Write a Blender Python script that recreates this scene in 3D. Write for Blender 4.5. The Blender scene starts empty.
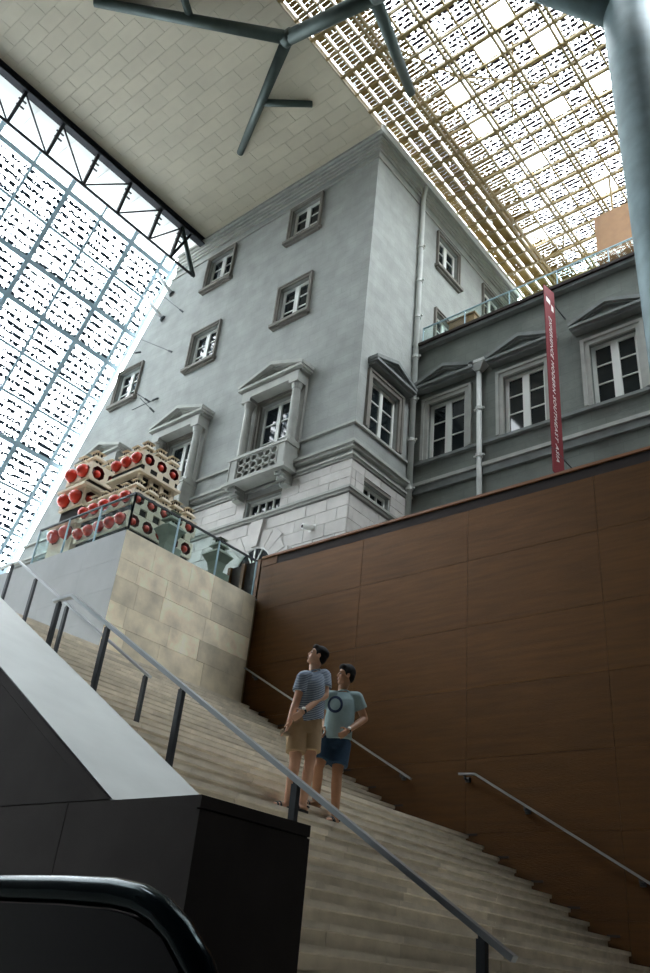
import bpy, bmesh, math, random
from mathutils import Vector, Matrix
from mathutils.bvhtree import BVHTree
random.seed(7)
sc = bpy.context.scene
C = sc.collection
# ------------------------------------------------------------------ camera (world: X right along the brown wall, Y towards it, Z up)
AX = [(0.77210486, -0.25736442, -0.58104874), (0.62868011, 0.44288015, 0.63923274), (0.09281919, -0.85884849, 0.50374981)]
FPX = 840.0
cam = bpy.data.objects.new('camera', bpy.data.cameras.new('camera')); C.objects.link(cam)
cam.data.sensor_fit = 'VERTICAL'; cam.data.sensor_height = 36; cam.data.lens = 36 * FPX / 973
cam.data.clip_start = 0.05; cam.data.clip_end = 400
cam.matrix_world = Matrix([(r[0], -r[1], -r[2], 0) for r in AX] + [(0, 0, 0, 1)])
sc.camera = cam
def ray(x, y):
    d = ((x - 325) / FPX, (y - 486.5) / FPX, 1.0)
    return Vector([sum(r[i] * d[i] for i in range(3)) for r in AX])
def on_y(x, y, Y): r = ray(x, y); return r * (Y / r.y)
def on_x(x, y, X): r = ray(x, y); return r * (X / r.x)
def on_z(x, y, Z): r = ray(x, y); return r * (Z / r.z)
# ------------------------------------------------------------------ world, light, exposure
w = bpy.data.worlds.new('overcast_sky'); sc.world = w; w.use_nodes = True
bg = w.node_tree.nodes['Background']; bg.inputs[0].default_value = (0.93, 0.98, 1.0, 1); bg.inputs[1].default_value = 13.0
sc.view_settings.view_transform = 'Standard'; sc.view_settings.look = 'None'; sc.view_settings.gamma = 1
sc.view_settings.exposure = 0.12; sc.view_settings.use_curve_mapping = False
def portal(name, loc, xdir, ydir, sx, sy):
    l = bpy.data.lights.new(name, 'AREA'); l.shape = 'RECTANGLE'; l.size = sx; l.size_y = sy; l.cycles.is_portal = True
    o = bpy.data.objects.new(name, l); C.objects.link(o)
    xd = Vector(xdir).normalized(); yd = Vector(ydir).normalized(); zd = xd.cross(yd)
    o.matrix_world = Matrix([(xd[i], yd[i], zd[i], loc[i]) for i in range(3)] + [(0, 0, 0, 1)])
    return o
# ------------------------------------------------------------------ materials
MATS = {}
def rgb(h):
    h = h.lstrip('#'); v = [int(h[i:i + 2], 16) / 255 for i in (0, 2, 4)]
    return tuple((c / 12.92 if c <= 0.04045 else ((c + 0.055) / 1.055) ** 2.4) for c in v) + (1,)
def mat(name, col, rough=0.7, metal=0.0, var=0.0, scale=3.0, detail=6, bump=0.0, bscale=40, rnd=0.0, stretch=(1, 1, 1), spec=0.5):
    m = bpy.data.materials.new(name); m.use_nodes = True; nt = m.node_tree; b = nt.nodes['Principled BSDF']
    c = rgb(col) if isinstance(col, str) else tuple(col) + (1,)
    b.inputs['Roughness'].default_value = rough; b.inputs['Metallic'].default_value = metal
    b.inputs['Specular IOR Level'].default_value = spec
    tc = nt.nodes.new('ShaderNodeNewGeometry'); mp = nt.nodes.new('ShaderNodeMapping')
    nt.links.new(tc.outputs['Position'], mp.inputs[0]); mp.inputs['Scale'].default_value = stretch
    hsv = nt.nodes.new('ShaderNodeHueSaturation'); hsv.inputs['Color'].default_value = c
    nt.links.new(hsv.outputs[0], b.inputs['Base Color'])
    val = nt.nodes.new('ShaderNodeValue'); val.outputs[0].default_value = 1.0
    last = val.outputs[0]
    if var:
        n = nt.nodes.new('ShaderNodeTexNoise'); n.inputs['Scale'].default_value = scale; n.inputs['Detail'].default_value = detail
        nt.links.new(mp.outputs[0], n.inputs['Vector'])
        r = nt.nodes.new('ShaderNodeMapRange'); r.inputs[1].default_value = 0.3; r.inputs[2].default_value = 0.7
        r.inputs[3].default_value = 1 - var; r.inputs[4].default_value = 1 + var
        nt.links.new(n.outputs[0], r.inputs[0]); last = r.outputs[0]
    if rnd:
        oi = nt.nodes.new('ShaderNodeObjectInfo'); r2 = nt.nodes.new('ShaderNodeMapRange')
        r2.inputs[3].default_value = 1 - rnd; r2.inputs[4].default_value = 1 + rnd
        nt.links.new(oi.outputs['Random'], r2.inputs[0])
        mu = nt.nodes.new('ShaderNodeMath'); mu.operation = 'MULTIPLY'
        nt.links.new(last, mu.inputs[0]); nt.links.new(r2.outputs[0], mu.inputs[1]); last = mu.outputs[0]
    nt.links.new(last, hsv.inputs['Value'])
    if bump:
        n2 = nt.nodes.new('ShaderNodeTexNoise'); n2.inputs['Scale'].default_value = bscale; n2.inputs['Detail'].default_value = 4
        nt.links.new(mp.outputs[0], n2.inputs['Vector'])
        bp = nt.nodes.new('ShaderNodeBump'); bp.inputs['Strength'].default_value = bump; bp.inputs['Distance'].default_value = 0.02
        nt.links.new(n2.outputs[0], bp.inputs['Height']); nt.links.new(bp.outputs[0], b.inputs['Normal'])
    MATS[name] = m
    return m
mat('render_grey', '#989b97', 0.9, var=0.12, scale=1.6, detail=9, bump=0.6, bscale=12)
mat('render_wing', '#70756f', 0.9, var=0.16, scale=1.6, bump=0.6, bscale=9)
mat('ashlar', '#c3bfba', 0.85, var=0.10, scale=2.2, bump=0.35, bscale=14, rnd=0.07)
mat('ashlar_joint', '#6d6a66', 0.95)
mat('moulding', '#a3a49e', 0.85, var=0.12, scale=2.5, bump=0.2, bscale=20)
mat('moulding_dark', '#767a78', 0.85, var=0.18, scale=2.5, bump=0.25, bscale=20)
mat('moulding_brown', '#75716a', 0.85, var=0.15, scale=2.5, bump=0.2, bscale=20)
mat('sash_white', '#d6d8d2', 0.5)
mat('window_glass', (0.012, 0.016, 0.018), 0.04, spec=0.4)
mat('pipe_grey', '#b9bcb8', 0.45, var=0.08)
mat('gutter_white', '#f2f2ee', 0.5)
mat('brown_panel', '#4f3211', 0.5, metal=0.7, var=0.20, scale=2.2, detail=8, bump=0.30, bscale=30, rnd=0.06, stretch=(0.5, 1, 6))
mat('brown_dark', '#241814', 0.8)
mat('brown_cap', '#8a5a34', 0.5)
mat('step_stone', '#d6cdbd', 0.8, var=0.14, scale=5, detail=8, bump=0.2, bscale=35, rnd=0.16)
mat('stair_core', '#4d4842', 0.9)
mat('tile_beige', '#f0e4cb', 0.65, var=0.22, scale=2.6, detail=9, bump=0.12, bscale=25, rnd=0.22)
mat('tile_grey', '#a2a6a8', 0.6, var=0.06, scale=2.5, detail=8, rnd=0.04)
mat('tile_joint', '#8d7c62', 0.9)
mat('coping_stone', '#c6c9c6', 0.5, var=0.07, scale=2.4, detail=10)
mat('parapet_dark', '#413b39', 0.7, var=0.12, scale=3, spec=0.15)
mat('steel', '#b9bec2', 0.32, metal=1.0)
mat('post_dark', '#45484c', 0.5, metal=0.4)
mat('rubber', (0.003, 0.006, 0.008), 0.14, spec=0.12); MATS['rubber'].node_tree.nodes['Principled BSDF'].inputs['Specular Tint'].default_value = (.35, .9, 1, 1)  # teal specular tint puts the colour of a reflection into the rubber
mat('escalator_panel', '#0b0b0e', 0.6, spec=0.1)
mat('ceiling_panel', '#c4bda9', 0.5, var=0.05, scale=1.2, rnd=0.03)
mat('ceiling_slab', '#a39c8a', 0.9)
mat('truss_black', '#20242a', 0.5, metal=0.3)
mat('mullion_blue', '#a9c4d2', 0.5)
mat('lattice_gold', '#8a7648', 0.5, var=0.1)
mat('soffit_white', '#dde2e2', 0.6); MATS['soffit_white'].node_tree.nodes['Principled BSDF'].inputs['Transmission Weight'].default_value = 0.0
mat('tube_steel', '#46524f', 0.5, metal=0.5, var=0.12, scale=4)
mat('column_steel', '#65787c', 0.55, metal=0.2, var=0.18, scale=2.2, detail=8)
mat('banner_red', '#74161f', 0.7)
mat('letter_white', '#f0ece8', 0.6)
mat('wood_box', '#8a6540', 0.6, var=0.12)
mat('carton', '#dccfb9', 0.8, var=0.06, scale=6)
mat('carton_grey', '#8f9486', 0.8, var=0.08, scale=6)
mat('hole_red', '#5e1c1e', 0.6)
mat('ball_red', '#d8402e', 0.35)
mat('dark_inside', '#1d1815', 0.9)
mat('wall_dark', '#2c2a29', 0.9)
mat('floor_grey', '#6a6762', 0.7, var=0.1)
mat('skin', '#d2a488', 0.55, var=0.05, scale=12)
mat('skin_tan', '#b28465', 0.55, var=0.05, scale=12)
mat('hair', '#0d0a09', 0.7, bump=0.4, bscale=120, spec=0.2)
mat('shorts_beige', '#a58a68', 0.85, var=0.08, scale=9, bump=0.4, bscale=14)
mat('denim', '#1d3a52', 0.85, var=0.18, scale=10, bump=0.4, bscale=16)
mat('shirt_aqua', '#8fa6a8', 0.85, var=0.07, scale=9, bump=0.45, bscale=11)
mat('print_navy', '#22324c', 0.85)
mat('sandal', '#151313', 0.6)
mat('watch_white', '#e6e2da', 0.3)
mat('eye_white', '#8d837a', 0.4)
mat('lip', '#8a4a42', 0.5)
mat('bag_beige', '#94836b', 0.85, var=0.1, scale=20)
def coursing(name, depth):
    nt = MATS[name].node_tree; N = nt.nodes.new; L = nt.links.new
    g = N('ShaderNodeNewGeometry'); sp = N('ShaderNodeSeparateXYZ'); L(g.outputs['Position'], sp.inputs[0]); ad = N('ShaderNodeMath'); L(sp.outputs[0], ad.inputs[0]); L(sp.outputs[1], ad.inputs[1])
    cb = N('ShaderNodeCombineXYZ'); L(ad.outputs[0], cb.inputs[0]); L(sp.outputs[2], cb.inputs[1])
    bk = N('ShaderNodeTexBrick'); bk.inputs['Scale'].default_value = 1.0; bk.inputs['Brick Width'].default_value = .8; bk.inputs['Row Height'].default_value = .32; bk.inputs['Mortar Size'].default_value = .012
    bk.inputs['Color1'].default_value = (1, 1, 1, 1); bk.inputs['Color2'].default_value = (1 - depth, 1 - depth, 1 - depth, 1); bk.inputs['Mortar'].default_value = (1 - 1.6 * depth,) * 3 + (1,); L(cb.outputs[0], bk.inputs['Vector'])
    h = [n for n in nt.nodes if n.type == 'HUE_SAT'][0]; mx = N('ShaderNodeMix'); mx.data_type = 'RGBA'; mx.blend_type = 'MULTIPLY'; mx.inputs[0].default_value = 1
    L(h.outputs[0], mx.inputs[6]); L(bk.outputs[0], mx.inputs[7]); L(mx.outputs[2], nt.nodes['Principled BSDF'].inputs['Base Color'])
coursing('render_grey', .07); coursing('render_wing', .10)
def stripe_mat():
    m = mat('shirt_stripe', '#8d99a4', 0.85, var=0.05, scale=9, bump=0.4, bscale=11); nt = m.node_tree
    geo = nt.nodes.new('ShaderNodeNewGeometry'); sep = nt.nodes.new('ShaderNodeSeparateXYZ'); nt.links.new(geo.outputs['Position'], sep.inputs[0])
    mu = nt.nodes.new('ShaderNodeMath'); mu.operation = 'MULTIPLY'; mu.inputs[1].default_value = 52
    fr = nt.nodes.new('ShaderNodeMath'); fr.operation = 'FRACT'; gt = nt.nodes.new('ShaderNodeMath'); gt.operation = 'GREATER_THAN'; gt.inputs[1].default_value = 0.52
    nt.links.new(sep.outputs[2], mu.inputs[0]); nt.links.new(mu.outputs[0], fr.inputs[0]); nt.links.new(fr.outputs[0], gt.inputs[0])
    mx = nt.nodes.new('ShaderNodeMix'); mx.data_type = 'RGBA'; mx.inputs[6].default_value = rgb('#aab6c0'); mx.inputs[7].default_value = rgb('#4a5a78')
    nt.links.new(gt.outputs[0], mx.inputs[0])
    hsv = [n for n in nt.nodes if n.type == 'HUE_SAT'][0]; nt.links.new(mx.outputs[2], hsv.inputs['Color'])
stripe_mat()
def glass_clear(name, tint, gloss=0.07):
    m = bpy.data.materials.new(name); m.use_nodes = True; nt = m.node_tree; nt.nodes.clear()
    out = nt.nodes.new('ShaderNodeOutputMaterial'); tr = nt.nodes.new('ShaderNodeBsdfTransparent'); tr.inputs[0].default_value = tint + (1,)
    gl = nt.nodes.new('ShaderNodeBsdfGlossy'); gl.inputs['Roughness'].default_value = 0.03
    mx = nt.nodes.new('ShaderNodeMixShader'); mx.inputs[0].default_value = gloss
    nt.links.new(tr.outputs[0], mx.inputs[1]); nt.links.new(gl.outputs[0], mx.inputs[2]); nt.links.new(mx.outputs[0], out.inputs[0])
    MATS[name] = m
glass_clear('rail_glass', (0.90, 0.97, 0.96))
def frit(name, row, nscale, thr, dark, plain_below, rowlo, rowhi, tint=(0.97, 0.985, 1.0)):
    # printed glass: rows of dark dashes on a clear pane, in the pane's own metres
    m = bpy.data.materials.new(name); m.use_nodes = True; nt = m.node_tree; nt.nodes.clear()
    N = nt.nodes.new; L = nt.links.new
    def math_(op, a, b=None):
        n = N('ShaderNodeMath'); n.operation = op
        for i, v in enumerate((a, b)):
            if v is None: continue
            if isinstance(v, (int, float)): n.inputs[i].default_value = v
            else: L(v, n.inputs[i])
        return n.outputs[0]
    out = N('ShaderNodeOutputMaterial'); tc = N('ShaderNodeTexCoord'); oi = N('ShaderNodeObjectInfo')
    sep = N('ShaderNodeSeparateXYZ'); L(tc.outputs['Object'], sep.inputs[0])
    fr = math_('FRACT', math_('DIVIDE', sep.outputs[1], row))
    band = math_('MULTIPLY', math_('GREATER_THAN', fr, rowlo), math_('LESS_THAN', fr, rowhi))
    cmb = N('ShaderNodeCombineXYZ'); L(math_('MULTIPLY', sep.outputs[0], nscale[0]), cmb.inputs[0]); L(math_('MULTIPLY', sep.outputs[1], nscale[1]), cmb.inputs[1])
    L(math_('MULTIPLY', oi.outputs['Random'], 57.0), cmb.inputs[2])
    nz = N('ShaderNodeTexNoise'); nz.inputs['Scale'].default_value = 1.0; nz.inputs['Detail'].default_value = 1.5; L(cmb.outputs[0], nz.inputs['Vector'])
    big = N('ShaderNodeTexNoise'); big.inputs['Scale'].default_value = 1.1; L(tc.outputs['Object'], big.inputs['Vector'])
    t = math_('ADD', nz.outputs[0], math_('MULTIPLY', math_('SUBTRACT', big.outputs[0], 0.5), 0.25))
    mk = math_('MULTIPLY', math_('GREATER_THAN', t, thr), band)
    mk = math_('MULTIPLY', mk, math_('GREATER_THAN', oi.outputs['Random'], plain_below))
    tr = N('ShaderNodeBsdfTransparent'); tr.inputs[0].default_value = tint + (1,)
    df = N('ShaderNodeBsdfDiffuse'); df.inputs[0].default_value = dark
    mx = N('ShaderNodeMixShader'); L(mk, mx.inputs[0]); L(tr.outputs[0], mx.inputs[1]); L(df.outputs[0], mx.inputs[2]); L(mx.outputs[0], out.inputs[0])
    MATS[name] = m
frit('frit_wall', 0.30, (9, 7), 0.435, rgb('#3a444e'), 0.03, 0.25, 0.80)
frit('frit_dense', 0.15, (11, 6), 0.36, rgb('#7a6a48'), 0.0, 0.06, 0.94)
frit('frit_roof', 0.17, (10, 7), 0.42, rgb('#3d3846'), 0.0, 0.15, 0.85)
frit('frit_louvre', 0.16, (22, 5), 0.27, rgb('#8f7a4e'), 0.0, 0.03, 0.97)
frit('frit_clear', 0.5, (3, 3), 2.0, rgb('#3d3846'), 0.0, 0.1, 0.9)
# ------------------------------------------------------------------ mesh helpers
V = Vector
class MB:
    def __init__(s): s.v = []; s.f = []
    def poly(s, pts):
        i = len(s.v); s.v += [tuple(p) for p in pts]; s.f.append(tuple(range(i, i + len(pts)))); return s
    def hexa(s, p):                                     # 8 points: bottom ring, top ring
        i = len(s.v); s.v += [tuple(q) for q in p]
        s.f += [tuple(i + k for k in q) for q in ((3, 2, 1, 0), (4, 5, 6, 7), (0, 1, 5, 4), (1, 2, 6, 5), (2, 3, 7, 6), (3, 0, 4, 7))]; return s
    def box(s, x0, x1, y0, y1, z0, z1):
        x0, x1 = sorted((x0, x1)); y0, y1 = sorted((y0, y1)); z0, z1 = sorted((z0, z1))
        return s.hexa([(x0, y0, z0), (x1, y0, z0), (x1, y1, z0), (x0, y1, z0), (x0, y0, z1), (x1, y0, z1), (x1, y1, z1), (x0, y1, z1)])
    def fbox(s, F, a0, a1, b0, b1, c0, c1):             # box in wall coordinates (along, up, outward)
        a0, a1 = sorted((a0, a1)); b0, b1 = sorted((b0, b1)); c0, c1 = sorted((c0, c1))
        return s.hexa([F(a0, b0, c1), F(a1, b0, c1), F(a1, b0, c0), F(a0, b0, c0), F(a0, b1, c1), F(a1, b1, c1), F(a1, b1, c0), F(a0, b1, c0)])
    def fprism(s, F, prof, c0, c1):                     # polygon (a, b) pulled from c0 to c1
        n = len(prof); i = len(s.v)
        s.v += [tuple(F(a, b, c0)) for a, b in prof] + [tuple(F(a, b, c1)) for a, b in prof]
        s.f.append(tuple(i + k for k in range(n - 1, -1, -1))); s.f.append(tuple(i + n + k for k in range(n)))
        for k in range(n):
            j = (k + 1) % n; s.f.append((i + k, i + j, i + n + j, i + n + k))
        return s
    def bar(s, p, q, wd, ht, up=(0, 0, 1)):
        p, q = V(p), V(q); d = (q - p).normalized(); u = V(up); sd = d.cross(u)
        if sd.length < 1e-4: sd = d.cross(V((1, 0, 0)))
        sd.normalize(); u = sd.cross(d); a, b = sd * wd / 2, u * ht / 2
        return s.hexa([p - a - b, p + a - b, q + a - b, q - a - b, p - a + b, p + a + b, q + a + b, q - a + b])
    def tube(s, pts, rad, n=12, cap=True):
        pts = [V(p) for p in pts]; rad = rad if isinstance(rad, (list, tuple)) else [rad] * len(pts)
        i0 = len(s.v); ref = None
        for k, p in enumerate(pts):
            d = (pts[min(k + 1, len(pts) - 1)] - pts[max(k - 1, 0)]).normalized()
            if ref is None:
                ref = d.orthogonal().normalized()
            ref = (ref - d * ref.dot(d)).normalized(); bn = d.cross(ref)
            for j in range(n):
                t = 2 * math.pi * j / n; s.v.append(tuple(p + (ref * math.cos(t) + bn * math.sin(t)) * rad[k]))
        for k in range(len(pts) - 1):
            for j in range(n):
                a = i0 + k * n + j; b = i0 + k * n + (j + 1) % n; s.f.append((a, b, b + n, a + n))
        if cap:
            s.f.append(tuple(i0 + j for j in range(n - 1, -1, -1))); e = i0 + (len(pts) - 1) * n; s.f.append(tuple(e + j for j in range(n)))
        return s
    def loft(s, rings, n=20, cap=True):                 # rings: (centre, half-axis vector, half-axis vector)
        i0 = len(s.v)
        for c, a, b in rings:
            for j in range(n):
                t = 2 * math.pi * j / n; ct, st = math.cos(t), math.sin(t)
                s.v.append(tuple(V(c) + V(a) * ct + V(b) * st))
        for k in range(len(rings) - 1):
            for j in range(n):
                a = i0 + k * n + j; b = i0 + k * n + (j + 1) % n; s.f.append((a, b, b + n, a + n))
        if cap:
            s.f.append(tuple(i0 + j for j in range(n - 1, -1, -1))); e = i0 + (len(rings) - 1) * n; s.f.append(tuple(e + j for j in range(n)))
        return s
    def ball(s, c, ax, n=14, m=9):                      # ax: three half-axis vectors
        c = V(c); X, Y, Z = [V(a) for a in ax]; rings = []
        for k in range(m):
            t = -math.pi / 2 + math.pi * (k + 0.5) / m
            rings.append((c + Z * math.sin(t), X * math.cos(t), Y * math.cos(t)))
        return s.loft(rings, n)
    def capsule(s, p, r0, q, r1, n=14):
        p, q = V(p), V(q); d = (q - p); L = d.length or 1e-6; d /= L; a = d.orthogonal().normalized(); b = d.cross(a)
        rings = []
        for k in range(5):
            t = math.pi / 2 * (1 - k / 4) ; rr = max(r0 * math.cos(t), r0 * .05); rings.append((p - d * r0 * math.sin(t), a * rr, b * rr))
        for k in range(5):
            t = math.pi / 2 * k / 4; rr = max(r1 * math.cos(t), r1 * .05); rings.append((q + d * r1 * math.sin(t), a * rr, b * rr))
        return s.loft(rings, n)
    def mesh(s, name, smooth=False):
        me = bpy.data.meshes.new(name); me.from_pydata(s.v, [], s.f); me.update()
        bm = bmesh.new(); bm.from_mesh(me); bmesh.ops.recalc_face_normals(bm, faces=bm.faces); bm.to_mesh(me); bm.free()
        if smooth:
            for p in me.polygons: p.use_smooth = True
        return me
    def build(s, name, material, parent=None, smooth=False):
        return link(name, s.mesh(name, smooth), material, parent)
def link(name, me, material=None, parent=None):
    if material and not me.materials: me.materials.append(MATS[material])
    o = bpy.data.objects.new(name, me); C.objects.link(o)
    if parent: o.parent = parent
    return o
def tag(o, label, cat, group=None, kind=None):
    o['label'] = label; o['category'] = cat
    if group: o['group'] = group
    if kind: o['kind'] = kind
    return o
def thing(name, label, cat, group=None, kind=None):
    o = bpy.data.objects.new(name, None); C.objects.link(o); o.empty_display_size = 0.2
    return tag(o, label, cat, group, kind)
UNIT = {}
def nosed_unit(material):                                # shared step stone: tread with a nosing over a set-back riser
    key = 'nosed_' + material
    if key not in UNIT:
        me = MB().fprism(lambda a, b, c: V((a, c, b)), [(-.5, -.5), (.38, -.5), (.38, .17), (.5, .22), (.5, .5), (-.5, .5)], -.5, .5).mesh('step_block'); me.materials.append(MATS[material]); UNIT[key] = me
    return UNIT[key]
def unit(material):                                      # shared unit cube
    if material not in UNIT:
        me = MB().box(-.5, .5, -.5, .5, -.5, .5).mesh('block_' + material); me.materials.append(MATS[material]); UNIT[material] = me
    return UNIT[material]
def block(name, material, parent, x0, x1, y0, y1, z0, z1):
    o = link(name, unit(material), None, parent); o.location = ((x0 + x1) / 2, (y0 + y1) / 2, (z0 + z1) / 2)
    o.scale = (abs(x1 - x0), abs(y1 - y0), abs(z1 - z0)); return o
# ------------------------------------------------------------------ key dimensions (metres, camera at the origin)
YB = 11.8                       # brown wall
ZF, ZL, ZU, ZT = -1.55, 2.065, 4.57, 6.95      # lower floor, mid landing, upper landing, terrace
XB, YA, YC = -13.18, 15.5, 18.45               # corner of the old building, its two faces, the wing
HC = 27.05                      # soffit
# ------------------------------------------------------------------ structure: floor and enclosing walls
o = MB().box(-60, 14, -14, 40, ZF - .3, ZF).build('floor', 'floor_grey'); tag(o, 'dark grey floor at the foot of the stairs', 'floor', kind='structure')
o = MB().box(-60, 14, -9.4, -9, ZF, 28).build('added_wall_front', 'wall_dark'); tag(o, 'plain dark wall added out of view behind the camera to block light', 'wall', kind='structure')  # unseen wall, added to keep the camera side dark
o = MB().box(8, 8.4, -9, 40, ZF, 28).build('added_wall_east', 'wall_dark'); tag(o, 'plain dark wall added out of view on the right to block light', 'wall', kind='structure')  # unseen wall, added to stop light from the right
# brown wall
wr = MB().box(-12.4, 8, YB + .05, YB + .45, ZF, 7.72).build('wall_right', 'brown_panel')
MB().box(-12.4, 8, YB + .05, YB + .45, 7.72, 7.93).build('slot_shade_band', 'brown_dark', wr)  # dark colour stands for the shade in the slot below the cap
tag(wr, 'tall brown metal panelled wall beside the stairs', 'wall', kind='structure')
xs = [-12.4, -12.0, -9.55, -7.13, -4.7, -2.3, 0.1, 2.5, 4.9, 8]; zs = [ZF, -1.2, -.1, 1.0, 2.1, 3.2, 4.33, 5.42, 6.68, 7.72]
for i in range(len(xs) - 1):
    for j in range(len(zs) - 1):
        block('panel', 'brown_panel', wr, xs[i] + .003, xs[i + 1] - .003, YB + .04 - random.uniform(0, .004), YB + .05, zs[j] + .003, zs[j + 1] - .003)
block('cap', 'brown_cap', wr, -12.4, 8, YB + .015, YB + .45, 7.93, 7.98)
block('end_panel', 'brown_panel', wr, -12.4, -11.95, YB + .036, YB + .05, 7.73, 7.93)
# ------------------------------------------------------------------ staircase
st = thing('staircase', 'broad pale stone staircase climbing beside the brown wall', 'staircase', kind='structure')
YP = 4.2
def stones(x0, x1, z0, z1, y0, y1, lo=.75, hi=1.75):
    y = y0
    while y < y1 - .02:
        n = y + random.uniform(lo, hi)
        if n > y1 - .45: n = y1
        o = block('step_stone', 'step_stone', st, x0, x1 + random.uniform(-.004, .004), y + .003, n - .003, z0, z1); o.data = nosed_unit('step_stone'); y = n
NL, GL = 23, 0.262
RL = (ZL - ZF) / NL; X1 = -7.04
for k in range(NL):
    zt = ZF + RL * (k + 1); xr = X1 + GL * (NL - 1 - k)
    wide = GL + .05 if k < NL - 1 else .45
    stones(xr - wide + .03, xr, zt - RL + .002, zt, YP, YB - .01)
    block('stair_core', 'stair_core', st, xr - GL - .02, xr - .06, YP, YB - .01, ZF, zt - .03)
NU = 16; X0 = -7.85; RU = (ZU - ZL) / NU; GU = (12.4 - 7.85) / NU
block('landing_slab', 'step_stone', st, X0 - .3, X1 - .42, YP, YB - .01, ZL - .12, ZL)
for k in range(NU):
    zt = ZL + RU * (k + 1); xr = X0 - GU * k
    stones(xr - GU - .03, xr, zt - RU + .002, zt, YP, (YB - .01), .9, 1.9)
    block('stair_core', 'stair_core', st, xr - GU - .02, xr - .06, YP, YB - .01, ZF, zt - .03)
block('landing_slab', 'step_stone', st, -22, -12.4, YP, 8.2, ZU - .15, ZU - .002)
block('stair_core', 'stair_core', st, X0 - .02, X1 - .1, YP, YB - .01, ZF, ZL - .13)
# dark stepped skirting on the brown wall
sk = MB()
for k in range(NL):
    zt = ZF + RL * (k + 1); xr = X1 + GL * (NL - 1 - k)
    if k % 2 == 0: sk.box(xr - .06, xr + .12, YB + .028, YB + .034, zt, zt + .03)
for k in range(NU):
    zt = ZL + RU * (k + 1); xr = X0 - GU * k
    if k % 2 == 0: sk.box(xr - .06, xr + .12, YB + .028, YB + .034, zt, zt + .03)
sk.build('trim_1', 'brown_dark', wr)
# ------------------------------------------------------------------ stone terrace block
tb = thing('terrace_block', 'stone clad terrace block with beige tiles on one side and grey slabs on the other', 'terrace', kind='structure')
XT, YT = -12.4, 8.2
block('core', 'tile_joint', tb, -24, XT - .03, YT + .03, 14.0, ZF, ZT)
rows = [4.3, 4.62, 5.14, 5.56, 6.05, 6.42, ZT + .05]
for j in range(len(rows) - 1):
    y = YT
    first = True
    while y < YB - .02:
        n = y + (random.uniform(.35, .8) if first else random.uniform(.6, 1.25)); first = False
        if n > YB - .35: n = YB
        d = random.uniform(0, .006)
        block('stone_tile', 'tile_beige', tb, XT - .035, XT + d, y + .003, n - .003, rows[j] + .003, rows[j + 1] - .003); y = n
rows = [ZU - .2, 5.2, 5.8, 6.4, ZT + .05]
for j in range(4):
    x = XT
    while x > -23:
        n = x - random.choice((1.2, 1.5, 1.2))
        block('grey_slab', 'tile_grey', tb, n + .0015, x - .0015, YT - .001 * random.random(), YT + .035, rows[j] + .0015, rows[j + 1] - .0015); x = n
block('terrace_floor', 'tile_grey', tb, -24, XT - .04, YT + .04, 14.0, ZT, ZT + .03)
block('terrace_floor', 'floor_grey', tb, -40, 8, YB + .45, YC, ZT - .3, ZT)
block('terrace_floor', 'floor_grey', tb, -40, -22, -9, YA, ZU - .4, ZU - .02)
# ------------------------------------------------------------------ near parapet with sloping coping
pp = thing('stair_parapet', 'dark clad stair parapet with a broad pale sloping coping', 'parapet', kind='structure')
YN, YF = 3.15, 4.18
zc = lambda x: -1.775 - .598 * x
XE, ZE = -3.52, .775
xm = -(ZE + 1.775) / .598
YK = 4.05
prof = [(xm, ZF), (xm, ZE), (-14.2, zc(-14.2)), (-14.2, ZF)]
FY = lambda a, b, c: V((a, c, b))
MB().fprism(FY, prof, YN + .02, YF - .01).build('body', 'parapet_dark', pp)
MB().box(xm, XE, YN + .02, YK, ZF, ZE).build('end_block', 'parapet_dark', pp)
x = xm
k = 0
while x > -14:                                           # coping slabs
    n = x - 2.6
    MB().fprism(FY, [(x, zc(x) - .002), (x, zc(x) + .012), (n + .004, zc(n) + .012), (n + .004, zc(n) - .002)], YN, YF + .005).build('coping_slab', 'coping_stone', pp)
    x = n
# cladding of the outer faces
MB().fprism(FY, [(XE + .0, ZF), (XE + .0, ZE + .004), (xm, ZE + .004), (xm - .42, ZE + .004), (xm - .42, ZF)], YN, YN + .02).build('cladding_panel', 'parapet_dark', pp)
MB().fprism(FY, [(xm - .428, ZF), (xm - .428, ZE + .004), (-9.5, ZE + .004), (-9.5, ZF)], YN, YN + .02).build('cladding_panel', 'parapet_dark', pp)
MB().fprism(FY, [(xm - .16, ZE + .014), (-9.5, ZE + .014), (-9.5, zc(-9.5) - .10)], YN + .006, YN + .02).build('cladding_panel', 'parapet_dark', pp)
MB().fprism(FY, [(xm, ZE + .012), (xm - .15, ZE + .012), (-9.5, zc(-9.5) - .088), (-9.5, zc(-9.5) - .004)], YN, YN + .02).build('edge_strip', 'parapet_dark', pp)
block('cladding_panel', 'parapet_dark', pp, XE, XE + .02, YN, YK, ZF, ZE - .07)
block('edge_strip', 'parapet_dark', pp, XE, XE + .02, YN, YK, ZE - .06, ZE + .004)
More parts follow.
